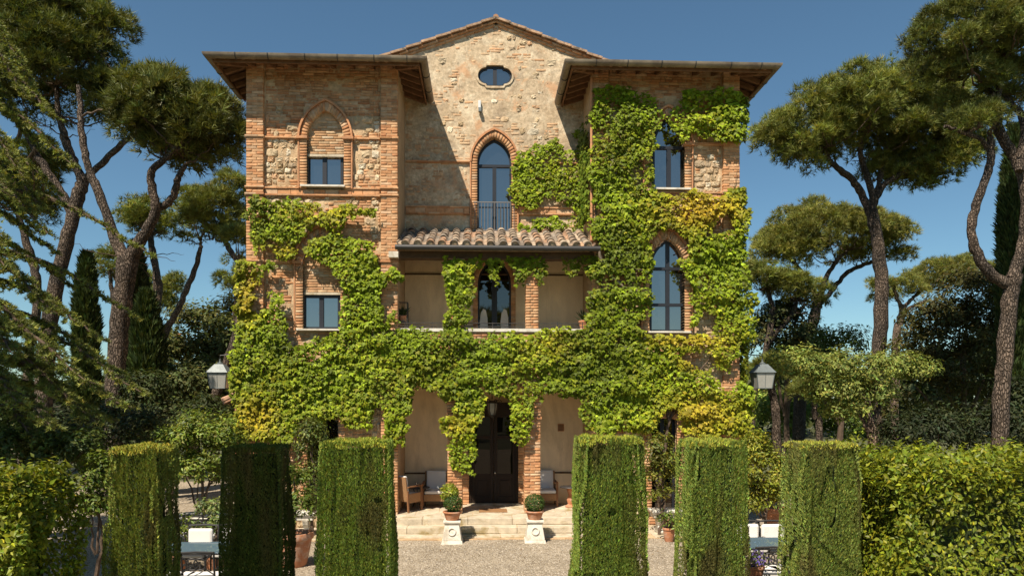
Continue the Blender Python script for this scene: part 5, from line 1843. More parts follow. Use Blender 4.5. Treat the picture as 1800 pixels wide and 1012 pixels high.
for (u, v0, r, Y, lab) in ((1362, 690, 9, 25, 'short bare trunk just right of the right wall lantern'), (1437, 730, 7, 28, 'thin bare trunk between the low pine and the pale spreading tree')):
    pine(Y, [[(u + 6, None, r), (u + 2, 740, r), (u - 4, v0, r * .9), (u - 6, v0 - 45, r * .7)]], [ell(u - 4, v0 - 42, 34, 20, Y, 30)], lab, bark='bark', base=MID, clump=.45)

# cypresses
def cypress(Y, u, vt, ru, label, base=(.052, .076, .022), vb=None, grp='dark columnar cypresses'):
    c = at(u, vt, Y)
    H = c.z
    t = empty('cypress', (c.x, Y, 0), label, 'cypress tree', grp)
    MB().tube([(c.x, Y, -.05), (c.x, Y, H * .8)], [.16, .04], 7).build('trunk', M['bark_dark'], t, smooth=True)
    r = ru * Y / F_PX
    n = int(1900 * (H * r))
    n = min(n, 16000)
    t_ = NR.random(n) ** .85
    z = H * (.05 + .95 * t_)
    prof = np.clip((1 - t_) * 3.2, 0, 1) ** .6 * np.clip(.55 + t_ * 2.5, 0, 1)
    a = NR.uniform(0, 6.283, n)
    lump = fbm(np.c_[np.cos(a) * 1.6, np.sin(a) * 1.6, z * .9 + u], 2)
    rr = r * prof * (.62 + .62 * lump) * (1 - .25 * NR.random(n) ** 2)
    P = np.c_[c.x + np.cos(a) * rr, Y + np.sin(a) * rr, z]
    Nn = np.c_[np.cos(a) * .4 + NR.normal(0, .15, n), np.sin(a) * .4 + NR.normal(0, .15, n), np.ones(n)]
    leafmesh('crown', M['cypress'], t, SPRAY, SPRAYF, P, frames(Nn, rndunit(n)), NR.uniform(.2, .42, n), tint(n, base, .12, .3), kind='stuff')
    return t
cypress(26, 152, 452, 19, 'slim cypress standing left of the forked pine trunk')
cypress(23, 258, 520, 26, 'broad cypress just right of the forked pine trunk')
cypress(30, 238, 430, 22, 'taller pale cypress behind the forked pine', (.055, .065, .02))
cypress(23, 1784, 230, 26, 'tall cypress at the right edge behind the twisted pine')
# a neighbour outside the frame whose shade lies on the second hedge column

# broadleaved masses behind
def broad(Y, ells, label, n, size, base, trunk=None, nc=70, clump=.6, name='holm_oak', cat='oak tree', grp='holm oaks and bushes behind the villa', bark='bark_dark', mat='leaf', up=.5):
    es = []
    for e in ells:
        q = ell(*e[:4], Y, *(e[4:]))
        es.append((*q[0], *q[1]))
    cx = es[0][0]
    t = empty(name, (cx, Y, 0), label, cat, grp)
    mb = MB()
    if trunk:
        for l in trunk:
            px_limb(mb, l, Y)
    else:
        z = es[0][2]
        k_ = .25 if name == 'shrub' else 1
        limb(mb, [(Vector((cx, Y, -.05)), .16 * k_), (Vector((cx + .1, Y, z * .5)), .12 * k_), (Vector((cx, Y, z)), .05 * k_)], .02, 7)
        for e in es[1:]:
            limb(mb, [(Vector((cx, Y, z * .35)), .09 * k_), (Vector((e[0], e[1], e[2])), .03 * k_)], .02, 6)
    mb.build('trunk', M[bark], t, smooth=True)
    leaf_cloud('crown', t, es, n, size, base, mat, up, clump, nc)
    return t
OAK = (.07, .08, .022)
broad(34, [(345, 595, 62, 60), (310, 640, 50, 50), (385, 640, 40, 60)], 'round dark oak between the pines and the left wall', 9000, .24, (.12, .13, .036), clump=.8)
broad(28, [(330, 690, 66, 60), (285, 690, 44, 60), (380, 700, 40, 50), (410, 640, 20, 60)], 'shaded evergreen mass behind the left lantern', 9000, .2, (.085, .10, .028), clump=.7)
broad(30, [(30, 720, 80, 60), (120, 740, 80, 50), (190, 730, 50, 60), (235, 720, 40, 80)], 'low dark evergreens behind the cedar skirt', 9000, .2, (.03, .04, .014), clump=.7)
broad(38, [(405, 600, 30, 90), (425, 560, 20, 60)], 'grey green oak at the left corner of the house', 3500, .22, (.06, .07, .026), clump=.7)
broad(26, [(1690, 620, 96, 120), (1640, 590, 70, 90), (1740, 640, 90, 140), (1610, 680, 60, 90), (1790, 620, 60, 150), (1700, 520, 70, 50)], 'great dark holm oak filling the right background', 24000, .17, (.085, .082, .026), nc=190, clump=.6)
broad(34, [(1380, 580, 60, 50), (1350, 600, 40, 50), (1420, 610, 40, 50), (1400, 545, 40, 30)], 'dark oak behind the twin stemmed pine', 7000, .22, OAK, clump=.7)
broad(31, [(1475, 605, 50, 34), (1420, 650, 60, 40)], 'fresh green tree top beyond the lantern', 4500, .17, (.10, .13, .03), clump=.5)
broad(22, [(1560, 650, 78, 30, 70), (1480, 650, 70, 34, 60), (1395, 640, 56, 26, 50), (1600, 652, 34, 20, 30), (1470, 690, 54, 30, 50), (1540, 690, 44, 28, 40), (1490, 722, 40, 22, 40)],
      'pale green flat spreading tree right of the villa', 15000, .12, (.20, .235, .052), nc=250, clump=.34, name='spreading_tree', cat='tree',
      trunk=[[(1536, None, 9), (1534, 770, 9), (1530, 735, 9), (1518, 700, 6), (1500, 670, 4)], [(1532, 745, 6), (1548, 710, 5), (1560, 670, 3)], [(1530, 740, 5), (1534, 700, 4), (1540, 650, 2)], [(1533, 780, 6), (1520, 745, 4), (1505, 720, 3)]], bark='bark_pale', grp=None)
broad(38, [(1360, 730, 46, 50), (1420, 740, 50, 46), (1480, 750, 40, 40), (1350, 790, 40, 30)], 'bright leafy bushes under the spreading tree', 11000, .2, (.15, .20, .04), clump=.6, name='shrub', cat='shrub', nc=110)
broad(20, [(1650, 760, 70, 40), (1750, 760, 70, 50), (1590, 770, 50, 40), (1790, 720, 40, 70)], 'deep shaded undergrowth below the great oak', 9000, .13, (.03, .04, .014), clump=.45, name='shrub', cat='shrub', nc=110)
broad(12.5, [(20, 790, 60, 40), (90, 800, 60, 34), (150, 790, 40, 34), (-40, 770, 60, 50)], 'dark glossy bushes between the left laurel hedge and the cedar', 8000, .09, (.075, .10, .02), clump=.24, name='shrub', cat='shrub', nc=150, mat='laurel')
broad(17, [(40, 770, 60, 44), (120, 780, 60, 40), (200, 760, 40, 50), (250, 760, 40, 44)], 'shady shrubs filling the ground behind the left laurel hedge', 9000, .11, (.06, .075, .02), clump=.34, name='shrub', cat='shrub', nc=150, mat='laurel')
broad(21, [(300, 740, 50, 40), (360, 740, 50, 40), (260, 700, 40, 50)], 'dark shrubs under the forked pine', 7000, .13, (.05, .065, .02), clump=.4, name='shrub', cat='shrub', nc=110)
# garden shrubs in the middle distance
broad(14.5, [(350, 770, 50, 46), (310, 790, 44, 40), (385, 800, 40, 44), (345, 830, 60, 34), (400, 760, 30, 30)], 'glossy green bush beside the left corner of the front', 9000, .085, (.15, .19, .024), clump=.26, name='shrub', cat='shrub', nc=150, mat='laurel', grp='garden shrubs')
broad(12.0, [(168, 870, 26, 50), (175, 830, 24, 30), (160, 900, 20, 30)], 'bush glimpsed between the left laurel and the first hedge column', 2600, .085, (.11, .145, .02), clump=.2, name='shrub', cat='shrub', nc=60, mat='laurel', grp='garden shrubs')
broad(16.0, [(545, 790, 26, 60), (535, 850, 22, 44), (548, 770, 20, 30)], 'loose oleander bush before the left ground floor window', 2600, .085, (.12, .15, .03), clump=.24, name='shrub', cat='shrub', nc=50, mat='laurel', grp='garden shrubs')
broad(15.8, [(1160, 800, 26, 40), (1150, 850, 20, 40), (1182, 850, 16, 40)], 'straggly bush between the two middle right hedge columns', 2600, .085, (.14, .15, .02), clump=.22, name='shrub', cat='shrub', nc=50, mat='laurel', grp='garden shrubs')
broad(14.8, [(1340, 830, 40, 50), (1325, 790, 30, 30), (1350, 870, 34, 24), (1318, 880, 16, 20)], 'yellow green bush between the two rightmost hedge columns', 6000, .085, (.20, .21, .02), clump=.24, name='shrub', cat='shrub', nc=90, mat='laurel', grp='garden shrubs')

n = 26000
tx_ = NR.random(n)
ang_ = np.where(tx_ < .5, NR.uniform(-48, -14, n), NR.uniform(13, 48, n)) * math.pi / 180
dist_ = NR.uniform(58, 75, n)
hx = fbm(np.c_[ang_ * 14, 0 * ang_, 0 * ang_ + 3], 3)
top_ = np.where(ang_ < 0, 2.0 + 4.0 * hx, 3.5 + 5.5 * hx)
P = np.c_[np.sin(ang_) * dist_, np.cos(ang_) * dist_, top_ * NR.random(n) ** .6]
leafmesh('distant_woods', M['leaf'], None, SL, SLF, P, frames(rndunit(n) + np.array([0, -.5, .6]), rndunit(n)), NR.uniform(.5, 1.1, n), tint(n, (.055, .07, .024), .12, .3), kind='stuff')

# ---- the cedar at the left edge, its plates of foliage hanging into the picture
ced = empty('cedar', (at(-130, HOR_V, 14.5).x, 14.5, 0), 'spreading cedar with drooping tiered branches at the left edge', 'cedar tree')
tb = MB()
limb(tb, [(at(-130, 1000, 14.5), .34), (at(-128, 700, 14.5), .30), (at(-126, 400, 14.5), .22), (at(-124, 100, 14.5), .14), (at(-124, -150, 14.5), .06)], .02, 10)
tb.build('trunk', M['bark_dark'], ced, smooth=True)
# (start v, tip u, tip v, tip depth, plate half width)
CB = [(-40, 52, 140, 14.6, .6), (40, 30, 195, 14.8, .6), (110, 70, 262, 14.9, .6), (200, 96, 335, 14.2, .6), (280, 84, 410, 13.0, .6), (560, 150, 668, 12.0, .8), (640, 220, 712, 13.4, .8), (660, 90, 748, 11.6, .9), (-60, 40, 118, 13.6, .5), (0, 46, 170, 13.2, .55), (60, 95, 205, 13.4, .6), (90, 60, 240, 15, .6), (150, 128, 290, 13.4, .6), (170, 40, 310, 12.6, .7), (230, 78, 368, 13.6, .6), (260, 60, 400, 15.4, .7),
      (330, 90, 440, 14.4, .6), (330, 262, 446, 13.6, .42), (380, 120, 500, 15.5, .7), (430, 90, 545, 12.8, .8), (420, 240, 560, 14.6, .55), (480, 170, 590, 13.4, .8), (500, 100, 640, 12.6, .9), (520, 205, 650, 14.5, .8),
      (560, 250, 690, 13.6, .8), (580, 120, 700, 12.4, .9), (600, 170, 745, 13.0, .9), (640, 60, 770, 12.2, .8), (660, 190, 735, 15.0, .9), (690, 110, 790, 13.4, .9), (10, -10, 190, 12.2, .6), (120, 0, 330, 12.0, .7), (300, 10, 470, 12.0, .8), (500, 20, 620, 11.8, .9), (600, 30, 705, 11.6, .9)]
cb = MB()
P, Nn, C = [], [], []
for (v0, tu, tv, ty, hw) in CB:
    a = at(-126, v0, 14.5); b = at(tu, tv, ty)
    L = (b - a).length
    mid = a.lerp(b, .55) + Vector((0, 0, .10 * L))
    path, rad = smooth_path([(a, .075), (mid, .045), (b, .01)], .015, 10)
    cb.tube(path, rad, 6)
    ax = (b - a).normalized(); side = ax.cross(Vector((0, 0, 1))).normalized()
    m = len(path)
    for i in range(2, m):
        f = i / (m - 1)
        wv = hw * .62 * (1.1 - .75 * f) * R.uniform(.8, 1.2)
        for sg in (-1, 1):
            for rep in range(2):
                base = path[i] + ax * R.uniform(-.1, .1)
                d = (side * sg + ax * R.uniform(.35, 1.1) + Vector((0, 0, R.uniform(-.25, .05)))).normalized()
                ln = wv * R.uniform(.6, 1.1)
                e = base + d * ln + Vector((0, 0, -.16 * ln))
                cb.tube([base, e], [.012, .004], 4, cap=False)
                k = max(8, int(ln * 78))
                t = NR.uniform(.08, 1.06, k)
                q = np.array(base)[None] + np.array(d)[None] * (t * ln)[:, None]
                q[:, 2] -= .16 * ln * t ** 2
                q += NR.normal(0, .022, (k, 3)) * np.array([1, 1, .5])
                P.append(q)
                nn = np.tile(np.array(d) * .8 + np.array([0, 0, .55]), (k, 1)) + NR.normal(0, .4, (k, 3))
                Nn.append(nn)
                young = np.clip((t - .55) * 2.2, 0, 1)[:, None]
                C.append(tint(k, (.14, .155, .034), .1, .25) * (1 + 1.0 * young))
    # hanging tip
P, Nn, C = np.concatenate(P), np.concatenate(Nn), np.concatenate(C)
cb.build('branch', M['bark_dark'], ced, smooth=True)
leafmesh('foliage', M['needles'], ced, CED, CEDF, P, frames(Nn, rndunit(len(P))), NR.uniform(.055, .10, len(P)), C, kind='stuff')
print('cedar tufts', len(P))

# ------------------------------------------------------------------ trees outside the frame: one shades the second hedge column, the rest are mirrored in the lower windows
def cypress_at(x, y, H, r, label):
    t = empty('cypress', (x, y, 0), label, 'cypress tree', None)
    MB().tube([(x, y, -.05), (x, y, H * .8)], [.18, .05], 7).build('trunk', M['bark_dark'], t, smooth=True)
    n = 12000
    t_ = NR.random(n) ** .85
    z = H * (.05 + .95 * t_)
    prof = np.clip((1 - t_) * 3.6, 0, 1) ** .6 * np.clip(.55 + t_ * 2.5, 0, 1)
    a = NR.uniform(0, 6.283, n)
    rr = r * prof * (.75 + .4 * fbm(np.c_[np.cos(a) * 1.6, np.sin(a) * 1.6, z * .9], 2)) * (1 - .35 * NR.random(n) ** 2)
    P = np.c_[x + np.cos(a) * rr, y + np.sin(a) * rr, z]
    Nn = np.c_[np.cos(a) * .4, np.sin(a) * .4, np.ones(n)] + NR.normal(0, .15, (n, 3))
    leafmesh('crown', M['cypress'], t, SPRAY, SPRAYF, P, frames(Nn, rndunit(n)), NR.uniform(.25, .45, n), tint(n, (.05, .07, .02), .12, .3), kind='stuff')
cypress_at(-5.25, 4.7, 11.8, .60, 'slim cypress standing outside the picture whose shade darkens the second hedge column')
t = empty('holm_oak', (-12.3, 7.7, 0), 'holm oak standing outside the picture whose shade falls on the lower cedar tiers', 'oak tree')
mb = MB()
limb(mb, [(Vector((-12.3, 7.7, -.05)), .3), (Vector((-12.2, 7.8, 4)), .24), (Vector((-12.2, 7.8, 8)), .12)], .02, 8)
limb(mb, [(Vector((-12.2, 7.8, 5)), .12), (Vector((-11, 8.2, 7.5)), .06), (Vector((-10.6, 8.4, 8.6)), .03)], .02, 6)
mb.build('trunk', M['bark_dark'], t, smooth=True)
leaf_cloud('crown', t, [(-12.2, 7.8, 9.0, 2.7, 2.7, 2.4), (-10.9, 8.2, 8.6, 1.6, 1.6, 1.5)], 9000, .26, (.06, .07, .02), 'leaf', .5, .6, 120)
def mirror_pine(x, y, H, label):
    t = empty('umbrella_pine', (x, y, 0), label, 'pine tree', None)
    mb = MB()
    limb(mb, [(Vector((x, y, -.05)), .35), (Vector((x + .3, y, H * .35)), .28), (Vector((x, y, H * .65)), .22)], .02, 8)
    ends = []
    for k in range(4):
        q = k * 1.57 + R.uniform(-.4, .4)
        e = Vector((x + math.cos(q) * 2.0, y + math.sin(q) * 2.0, H * .85)); ends.append(e)
        limb(mb, [(Vector((x, y, H * .63)), .15), (Vector((x + math.cos(q), y + math.sin(q), H * .72)), .1), (e, .05)], .02, 6)
    mb.build('trunk', M['bark'], t, smooth=True)
    pine_crown(t, [((x, y, H * .88), (3.4, 3.4, H * .14))], MID, .35, .6, -.4, 1.0, twigs=ends)
mirror_pine(-7, -22, 12, 'umbrella pine behind the viewer mirrored in the lower left windows')
mirror_pine(8.5, -24, 13, 'umbrella pine behind the viewer mirrored in the lower right windows')
mirror_pine(1.5, -30, 11, 'umbrella pine behind the viewer mirrored in the doors')

# ------------------------------------------------------------------ small things on and before the villa
def wall_lantern(u, side, label):
    Y = YF + .30
    c = at(u, 655, Y)
    s = Y / F_PX
    xw = XL if side < 0 else XR
    L = empty('wall_lantern', (xw, Y, c.z), label, 'lantern', 'lanterns on the flanks of the villa')
    def Z(v): return at(u, v, Y).z
    zt, ze, zb = Z(640), Z(655), Z(682)
    wt, wb = 17 * s, 12.5 * s
    # four tapered glass sides in a frame
    def ringq(w, z): return [(c.x - w, Y - w, z), (c.x + w, Y - w, z), (c.x + w, Y + w, z), (c.x - w, Y + w, z)]
    top, bot = ringq(wt * .94, ze), ringq(wb, zb)
    for i in range(4):
        j = (i + 1) % 4
        MB().add([bot[i], bot[j], top[j], top[i]], [(0, 1, 2, 3)]).build('pane', M['lantern_glass'], L)
    fr = MB()
    for i in range(4):
        j = (i + 1) % 4
        fr.tube([bot[i], top[i]], .012, 6); fr.tube([bot[i], bot[j]], .012, 6); fr.tube([top[i], top[j]], .014, 6)
        m0 = Vector(bot[i]).lerp(Vector(bot[j]), .5); m1 = Vector(top[i]).lerp(Vector(top[j]), .5)
        fr.tube([m0, m1], .006, 5)
    fr.build('frame', M['lantern_metal'], L)
    q0, q1 = ringq(wt * 1.08, ze + .004), ringq(wt * .42, zt)
    rfm = MB().add(q0 + q1, [(3, 2, 1, 0), (4, 5, 6, 7)] + [(i, (i + 1) % 4, (i + 1) % 4 + 4, i + 4) for i in range(4)])
    rfm.build('lantern_roof', M['lantern_metal'], L)
    MB().lathe([(.07, 0), (.075, .03), (.03, .05), (.02, .09), (.028, .11), (.0, .13)], c.x, Y, zt, 12).build('finial', M['lantern_metal'], L, smooth=True)
    zz = zt + .16
    a = MB()
    a.tube([(xw, Y, zz + .05), (lerp(xw, c.x, .5), Y, zz + .08), (c.x, Y, zz + .05), (c.x, Y, zt + .11)], .013, 7)
    a.tube([(xw, Y, zz - .18), (lerp(xw, c.x, .45), Y, zz - .06), (lerp(xw, c.x, .6), Y, zz + .07)], .010, 6)
    a.build('bracket', M['iron'], L, smooth=True)
    MB().box(min(xw, xw + side * .02), max(xw, xw + side * .02), Y - .05, Y + .05, zz - .24, zz + .12).build('wall_plate', M['iron'], L)
    MB().lathe([(.0, 0), (.03, .01), (.03, .12), (.0, .14)], c.x, Y, zb + .02, 10).build('bulb', M['white_metal'], L, smooth=True)
wall_lantern(387, -1, 'square glass lantern on the left flank of the villa, bare trunk below')
wall_lantern(1340, 1, 'square glass lantern on the right flank of the villa, before the spreading tree')

# ornate lantern hanging in the portico
c = at(865, 712, YF + .75)
pl = empty('pendant_lantern', (c.x, c.y, 3.62), 'black scrolled iron lantern hanging in the portico before the door', 'lantern')
k = MB()
k.tube([(c.x, c.y, 3.62), (c.x, c.y, c.z + .16)], .012, 6)
k.lathe([(.02, .12), (.12, .10), (.14, .07), (.02, .06)], c.x, c.y, c.z, 8)
k.lathe([(.07, -.26), (.09, -.24), (.03, -.30), (.0, -.33)], c.x, c.y, c.z, 8)
for i in range(6):
    q = i * math.pi / 3
    d = Vector((math.cos(q), math.sin(q), 0)); o = Vector((c.x, c.y, c.z))
    k.tube([o + d * .13 + Vector((0, 0, .08)), o + d * .145, o + d * .13 + Vector((0, 0, -.1)), o + d * .08 + Vector((0, 0, -.25))], .010, 6)
    k.tube([o + d * .10 + Vector((0, 0, .11)), o + d * .19 + Vector((0, 0, .15)), o + d * .24 + Vector((0, 0, .10)), o + d * .20 + Vector((0, 0, .05)), o + d * .17 + Vector((0, 0, .09))], .011, 6)
k.build('frame', M['iron'], pl, smooth=True)
MB().lathe([(.07, -.24), (.115, -.09), (.125, .05)], c.x, c.y, c.z, 6, caps=False).build('glass', M['lantern_glass'], pl)
# small white lamp on the gable
c = at(843, 190, YB)
sl_ = empty('spotlight', (c.x, YB - .06, c.z), 'little white lamp on the bare gable wall below the oval window', 'lamp')
MB().box(c.x - .035, c.x + .035, YB - .10, YB - .02, c.z - .03, c.z + .16).build('housing', M['white_metal'], sl_, bevel=.008)
MB().box(c.x - .028, c.x + .05, YB - .16, YB - .05, c.z - .15, c.z - .04).build('lamp_head', M['lantern_metal'], sl_, bevel=.01)
MB().tube([(c.x, YB - .06, c.z - .03), (c.x, YB - .09, c.z - .06)], .012, 6).build('joint', M['iron'], sl_)

# ---- pedestals with potted box balls
def pedestal(u, label):
    Y = 15.35
    x = wx(u, Y)
    p = empty('stone_pedestal', (x, Y, 0), label, 'pedestal', 'stone pedestals flanking the entrance steps')
    g = 0.0
    def frus(w0, w1, z0, z1):
        return MB().add([(x + sx * w, Y + sy * w, z) for z, w in ((z0, w0), (z1, w1)) for sx, sy in ((-1, -1), (1, -1), (1, 1), (-1, 1))],
                        [(3, 2, 1, 0), (4, 5, 6, 7), (0, 1, 5, 4), (1, 2, 6, 5), (2, 3, 7, 6), (3, 0, 4, 7)])
    frus(.235, .215, 0, .075).build('base', M['white_stone'], p, bevel=.01)
    frus(.205, .150, .076, .42).build('shaft', M['white_stone'], p, bevel=.012)
    cp = frus(.165, .175, .421, .445)
    cp.box(x - .185, x + .185, Y - .185, Y + .185, .446, .49)
    cp.build('cap', M['white_stone'], p, bevel=.008)
    w = MB()
    pts = [(x + math.cos(q) * .075, Y - .186 + math.sin(q) * .075 * .16, .27 + math.sin(q) * .075) for q in [2 * math.pi * i / 20 for i in range(21)]]
    w.tube(pts, .016, 6, cap=False)
    w.build('wreath', M['white_stone'], p, smooth=True)
    return x, Y, .49
def potted(x, y, z, r, h, label, cat='potted plant', group=None, name='potted_plant', mat='terracotta', rim=True):
    p = empty(name, (x, y, z), label, cat, group)
    prof = [(.0, 0), (r * .62, 0), (r * .70, h * .12), (r * .92, h * .8), (r * 1.0, h * .82), (r * 1.04, h * .9), (r * 1.0, h), (r * .88, h), (r * .84, h * .86)]
    MB().lathe(prof, x, y, z, 24, caps=False).build('pot', M[mat], p, smooth=True)
    MB().lathe([(0, h * .90), (r * .86, h * .87)], x, y, z, 20, caps=False).build('soil', M['soil'], p)
    return p
def ball(parent, x, y, z, r, n, size, base, squash=.9):
    d = rndunit(n)
    P = np.array([[x, y, z]]) + d * np.array([[1, 1, squash]]) * (r * (1 - .28 * NR.random((n, 1)) ** 2)) * (.9 + .25 * fbm(d * 2 + z, 2))[:, None]
    leafmesh('foliage', M['laurel'], parent, SL, SLF, P, frames(d + NR.normal(0, .45, (n, 3)) + np.array([0, 0, .3]), rndunit(n)), NR.uniform(size * .7, size * 1.2, n), tint(n, base, .12, .3), kind='stuff')
x, y, z = pedestal(795, 'carved stone pedestal left of the entrance steps')
p = potted(x, y, z, .20, .19, 'terracotta bowl with a clipped box ball and yellow green shrub, left pedestal', group='potted box balls on the pedestals')
ball(p, x + .02, y - .02, z + .36, .20, 2200, .035, (.06, .11, .02))
ball(p, x - .06, y + .10, z + .56, .19, 700, .07, (.26, .30, .03), 1.1)
MB().tube([(x - .05, y + .08, z + .15), (x - .06, y + .10, z + .55)], .012, 6).build('stem', M['bark_dark'], p)
x, y, z = pedestal(940, 'carved stone pedestal right of the entrance steps')
p = potted(x, y, z, .20, .19, 'terracotta bowl with a single clipped box ball, right pedestal', group='potted box balls on the pedestals')
ball(p, x, y, z + .35, .215, 2600, .035, (.06, .11, .02))
MB().tube([(x, y, z + .15), (x, y, z + .32)], .012, 6).build('stem', M['bark_dark'], p)

# ---- portico furniture
def armchair(label):
    """built facing -y at the origin"""
    t = empty('armchair', (0, 0, 0), label, 'armchair', 'armchairs in the portico')
    w, d = .30, .30
    for sx in (-1, 1):
        MB().obox((sx * w, -d + .03, .30), (.022, 0, 0), (0, .022, 0), (0, 0, .30)).build('leg', M['wood_chair'], t, bevel=.004)
        MB().obox((sx * w, d - .02, .26), (.022, 0, 0), (0, .022, 0), (0, .02, .26)).build('leg', M['wood_chair'], t, bevel=.004)
        MB().obox((sx * w, -.01, .61), (.032, 0, 0), (0, d + .02, 0), (0, 0, .014)).build('armrest', M['wood_chair'], t, bevel=.006)
        MB().obox((sx * (w - .01), 0, .33), (.012, 0, 0), (0, d - .05, 0), (0, 0, .11)).build('side_panel', M['wicker'], t)
    MB().box(-w + .02, w - .02, -d + .02, d - .04, .26, .34).build('seat_frame', M['wood_chair'], t, bevel=.005)
    MB().box(-w + .024, w - .024, -d - .005, -d + .018, .17, .335).build('front_panel', M['wicker'], t)
    MB().obox((0, d + .02, .56), (w - .0, 0, 0), (0, .02, 0), (0, .05, .30)).build('back_panel', M['wicker'], t, bevel=.006)
    MB().box(-w + .03, w - .03, -d + .0, d - .06, .342, .43).build('seat_cushion', M['cushion'], t, bevel=.03)
    MB().obox((0, d - .06, .64), (w - .05, 0, 0), (0, .045, 0), (0, .045, .24)).build('back_cushion', M['cushion'], t, bevel=.03)
    return t
a1 = armchair('white cushioned armchair against the wall left of the entrance door')
a2 = copy_tree(a1); a2['label'] = 'white cushioned armchair half hidden by the right brick pier'
a3 = copy_tree(a1); a3['label'] = 'wicker armchair seen from behind at the left end of the portico'
c = at(766, 700, 18.2); a1.location = (c.x, 18.2, ZFL)
c = at(957, 700, 18.2); a2.location = (c.x, 18.2, ZFL)
c = at(712, 700, 17.6); a3.location = (c.x, 17.55, ZFL); a3.rotation_euler = (0, 0, math.radians(150))
def side_table(u, Y, label, turned):
    x = wx(u, Y)
    t = empty('side_table', (x, Y, ZFL), label, 'side table', None)
    MB().lathe([(0, 0), (.27, 0), (.28, .012), (.27, .025), (0, .025)], x, Y, ZFL + .50, 24, caps=False).build('tabletop', M['iron'], t, smooth=True)
    if turned:
        MB().lathe([(.13, 0), (.14, .03), (.07, .08), (.10, .2), (.05, .3), (.09, .42), (.12, .5)], x, Y, ZFL, 16).build('base', M['terracotta'], t, smooth=True)
    else:
        for k in range(3):
            q = k * 2.094 + .4
            MB().tube([(x + math.cos(q) * .2, Y + math.sin(q) * .2, ZFL), (x + math.cos(q) * .08, Y + math.sin(q) * .08, ZFL + .28), (x + math.cos(q) * .2, Y + math.sin(q) * .2, ZFL + .5)], .012, 6).build('leg', M['iron'], t, smooth=True)
    return x, Y
tx, ty = side_table(736, 17.95, 'round dark table between the two left portico armchairs', False)
side_table(1003, 17.9, 'round table with turned terracotta base at the right end of the portico', True)
g = empty('glass_tumbler', (tx, ty, ZFL + .525), 'small drinking glass on the dark portico table', 'glass')
MB().lathe([(.03, 0), (.036, .11), (.033, .11), (.028, .01)], tx - .06, ty, ZFL + .525, 12, caps=False).build('tumbler', M['table_glass'], g, smooth=True)
mt = MB(); a, b = at(843, 900, 17.0), at(892, 900, 17.0)
tag(MB().box(wx(842, 17.4), wx(891, 17.4), 17.15, 17.62, ZFL, ZFL + .022).build('doormat', M['mat'], None, bevel=.006), 'brown coir mat on the portico floor before the door', 'doormat')

# ---- loggia: a dark plant stand at the left, a potted plant at the right
c = at(708, 578, YF + .35)
st = empty('plant_stand', (c.x, c.y, 4.765), 'black iron plant stand at the left end of the loggia', 'plant stand')
for dx in (-.12, .12):
    for dy in (-.1, .1):
        MB().tube([(c.x + dx, c.y + dy, 4.765), (c.x + dx, c.y + dy, 5.42)], .010, 6).build('leg', M['iron'], st)
for z in (4.95, 5.25, 5.42):
    f = MB()
    for (x0_, y0_), (x1_, y1_) in (((-.12, -.1), (.12, -.1)), ((.12, -.1), (.12, .1)), ((.12, .1), (-.12, .1)), ((-.12, .1), (-.12, -.1))):
        f.tube([(c.x + x0_, c.y + y0_, z), (c.x + x1_, c.y + y1_, z)], .008, 6)
    if z < 5.0: f.box(c.x - .12, c.x + .12, c.y - .1, c.y + .1, z - .006, z + .002)
    f.build('shelf', M['iron'], st)
def spiky(x, y, z, r, h, label, n=26, ln=.45):
    p = potted(x, y, z, r, h, label, mat='terracotta')
    P = np.tile([x, y, z + h * .9], (n, 1)).astype(float)
    a = NR.uniform(0, 6.28, n); e = NR.uniform(.4, 1.4, n)
    d = np.c_[np.cos(a) * np.cos(e), np.sin(a) * np.cos(e), np.sin(e)]
    T = SL.copy(); T[:, 0] *= .28
    leafmesh('leaf', M['laurel'], p, T, SLF, P, frames(np.cross(d, rndunit(n)), d), NR.uniform(ln * .6, ln * 1.1, n), tint(n, (.05, .08, .02), .1, .25), kind='stuff')
spiky(c.x, c.y, 4.955, .09, .15, 'potted plant standing on the black stand in the loggia', 22, .32)
c = at(1027, 578, YF + .35)
spiky(c.x, c.y, 4.765, .14, .24, 'potted spiky plant at the right end of the loggia', 30, .36)

# ---- stone benches on scroll feet before each wing
def bench(x0, x1, y, label):
    b = empty('stone_bench', ((x0 + x1) / 2, y, .045), label, 'stone bench', 'stone benches before the wings')
    s = MB()
    s.box(x0, x1, y - .24, y + .24, .52, .58); s.box(x0 + .02, x1 - .02, y - .22, y + .22, .485, .519); s.box(x0 + .05, x1 - .05, y - .19, y + .19, .40, .484)
    s.build('seat', M['white_stone'], b, bevel=.012)
    for xx in (x0 + .22, x1 - .22):
        prof = [(y - .20, .399), (y - .16, .30), (y - .10, .22), (y - .12, .15), (y - .22, .12), (y - .27, .08), (y - .26, .046), (y + .26, .046), (y + .27, .08), (y + .22, .12), (y + .12, .15), (y + .10, .22), (y + .16, .30), (y + .20, .399)]
        vs = [(xx - .06, p_[0], p_[1]) for p_ in prof] + [(xx + .06, p_[0], p_[1]) for p_ in prof]
        n_ = len(prof)
        m_ = MB().add(vs, [list(range(n_)), list(range(2 * n_ - 1, n_ - 1, -1))] + [(i, i + n_, (i + 1) % n_ + n_, (i + 1) % n_) for i in range(n_)])
        m_.tube([(xx - .065, y - .245, .10), (xx + .065, y - .245, .10)], .052, 12)
        m_.tube([(xx - .065, y + .245, .10), (xx + .065, y + .245, .10)], .052, 12)
        m_.build('scroll_foot', M['white_stone'], b, bevel=.006)
bench(wx(1142, 16.1), wx(1142, 16.1) + 1.9, 16.1, 'moulded stone bench with scroll feet before the right wing')
bench(wx(557, 16.1) - 1.9, wx(557, 16.1), 16.1, 'moulded stone bench with scroll feet before the left wing')

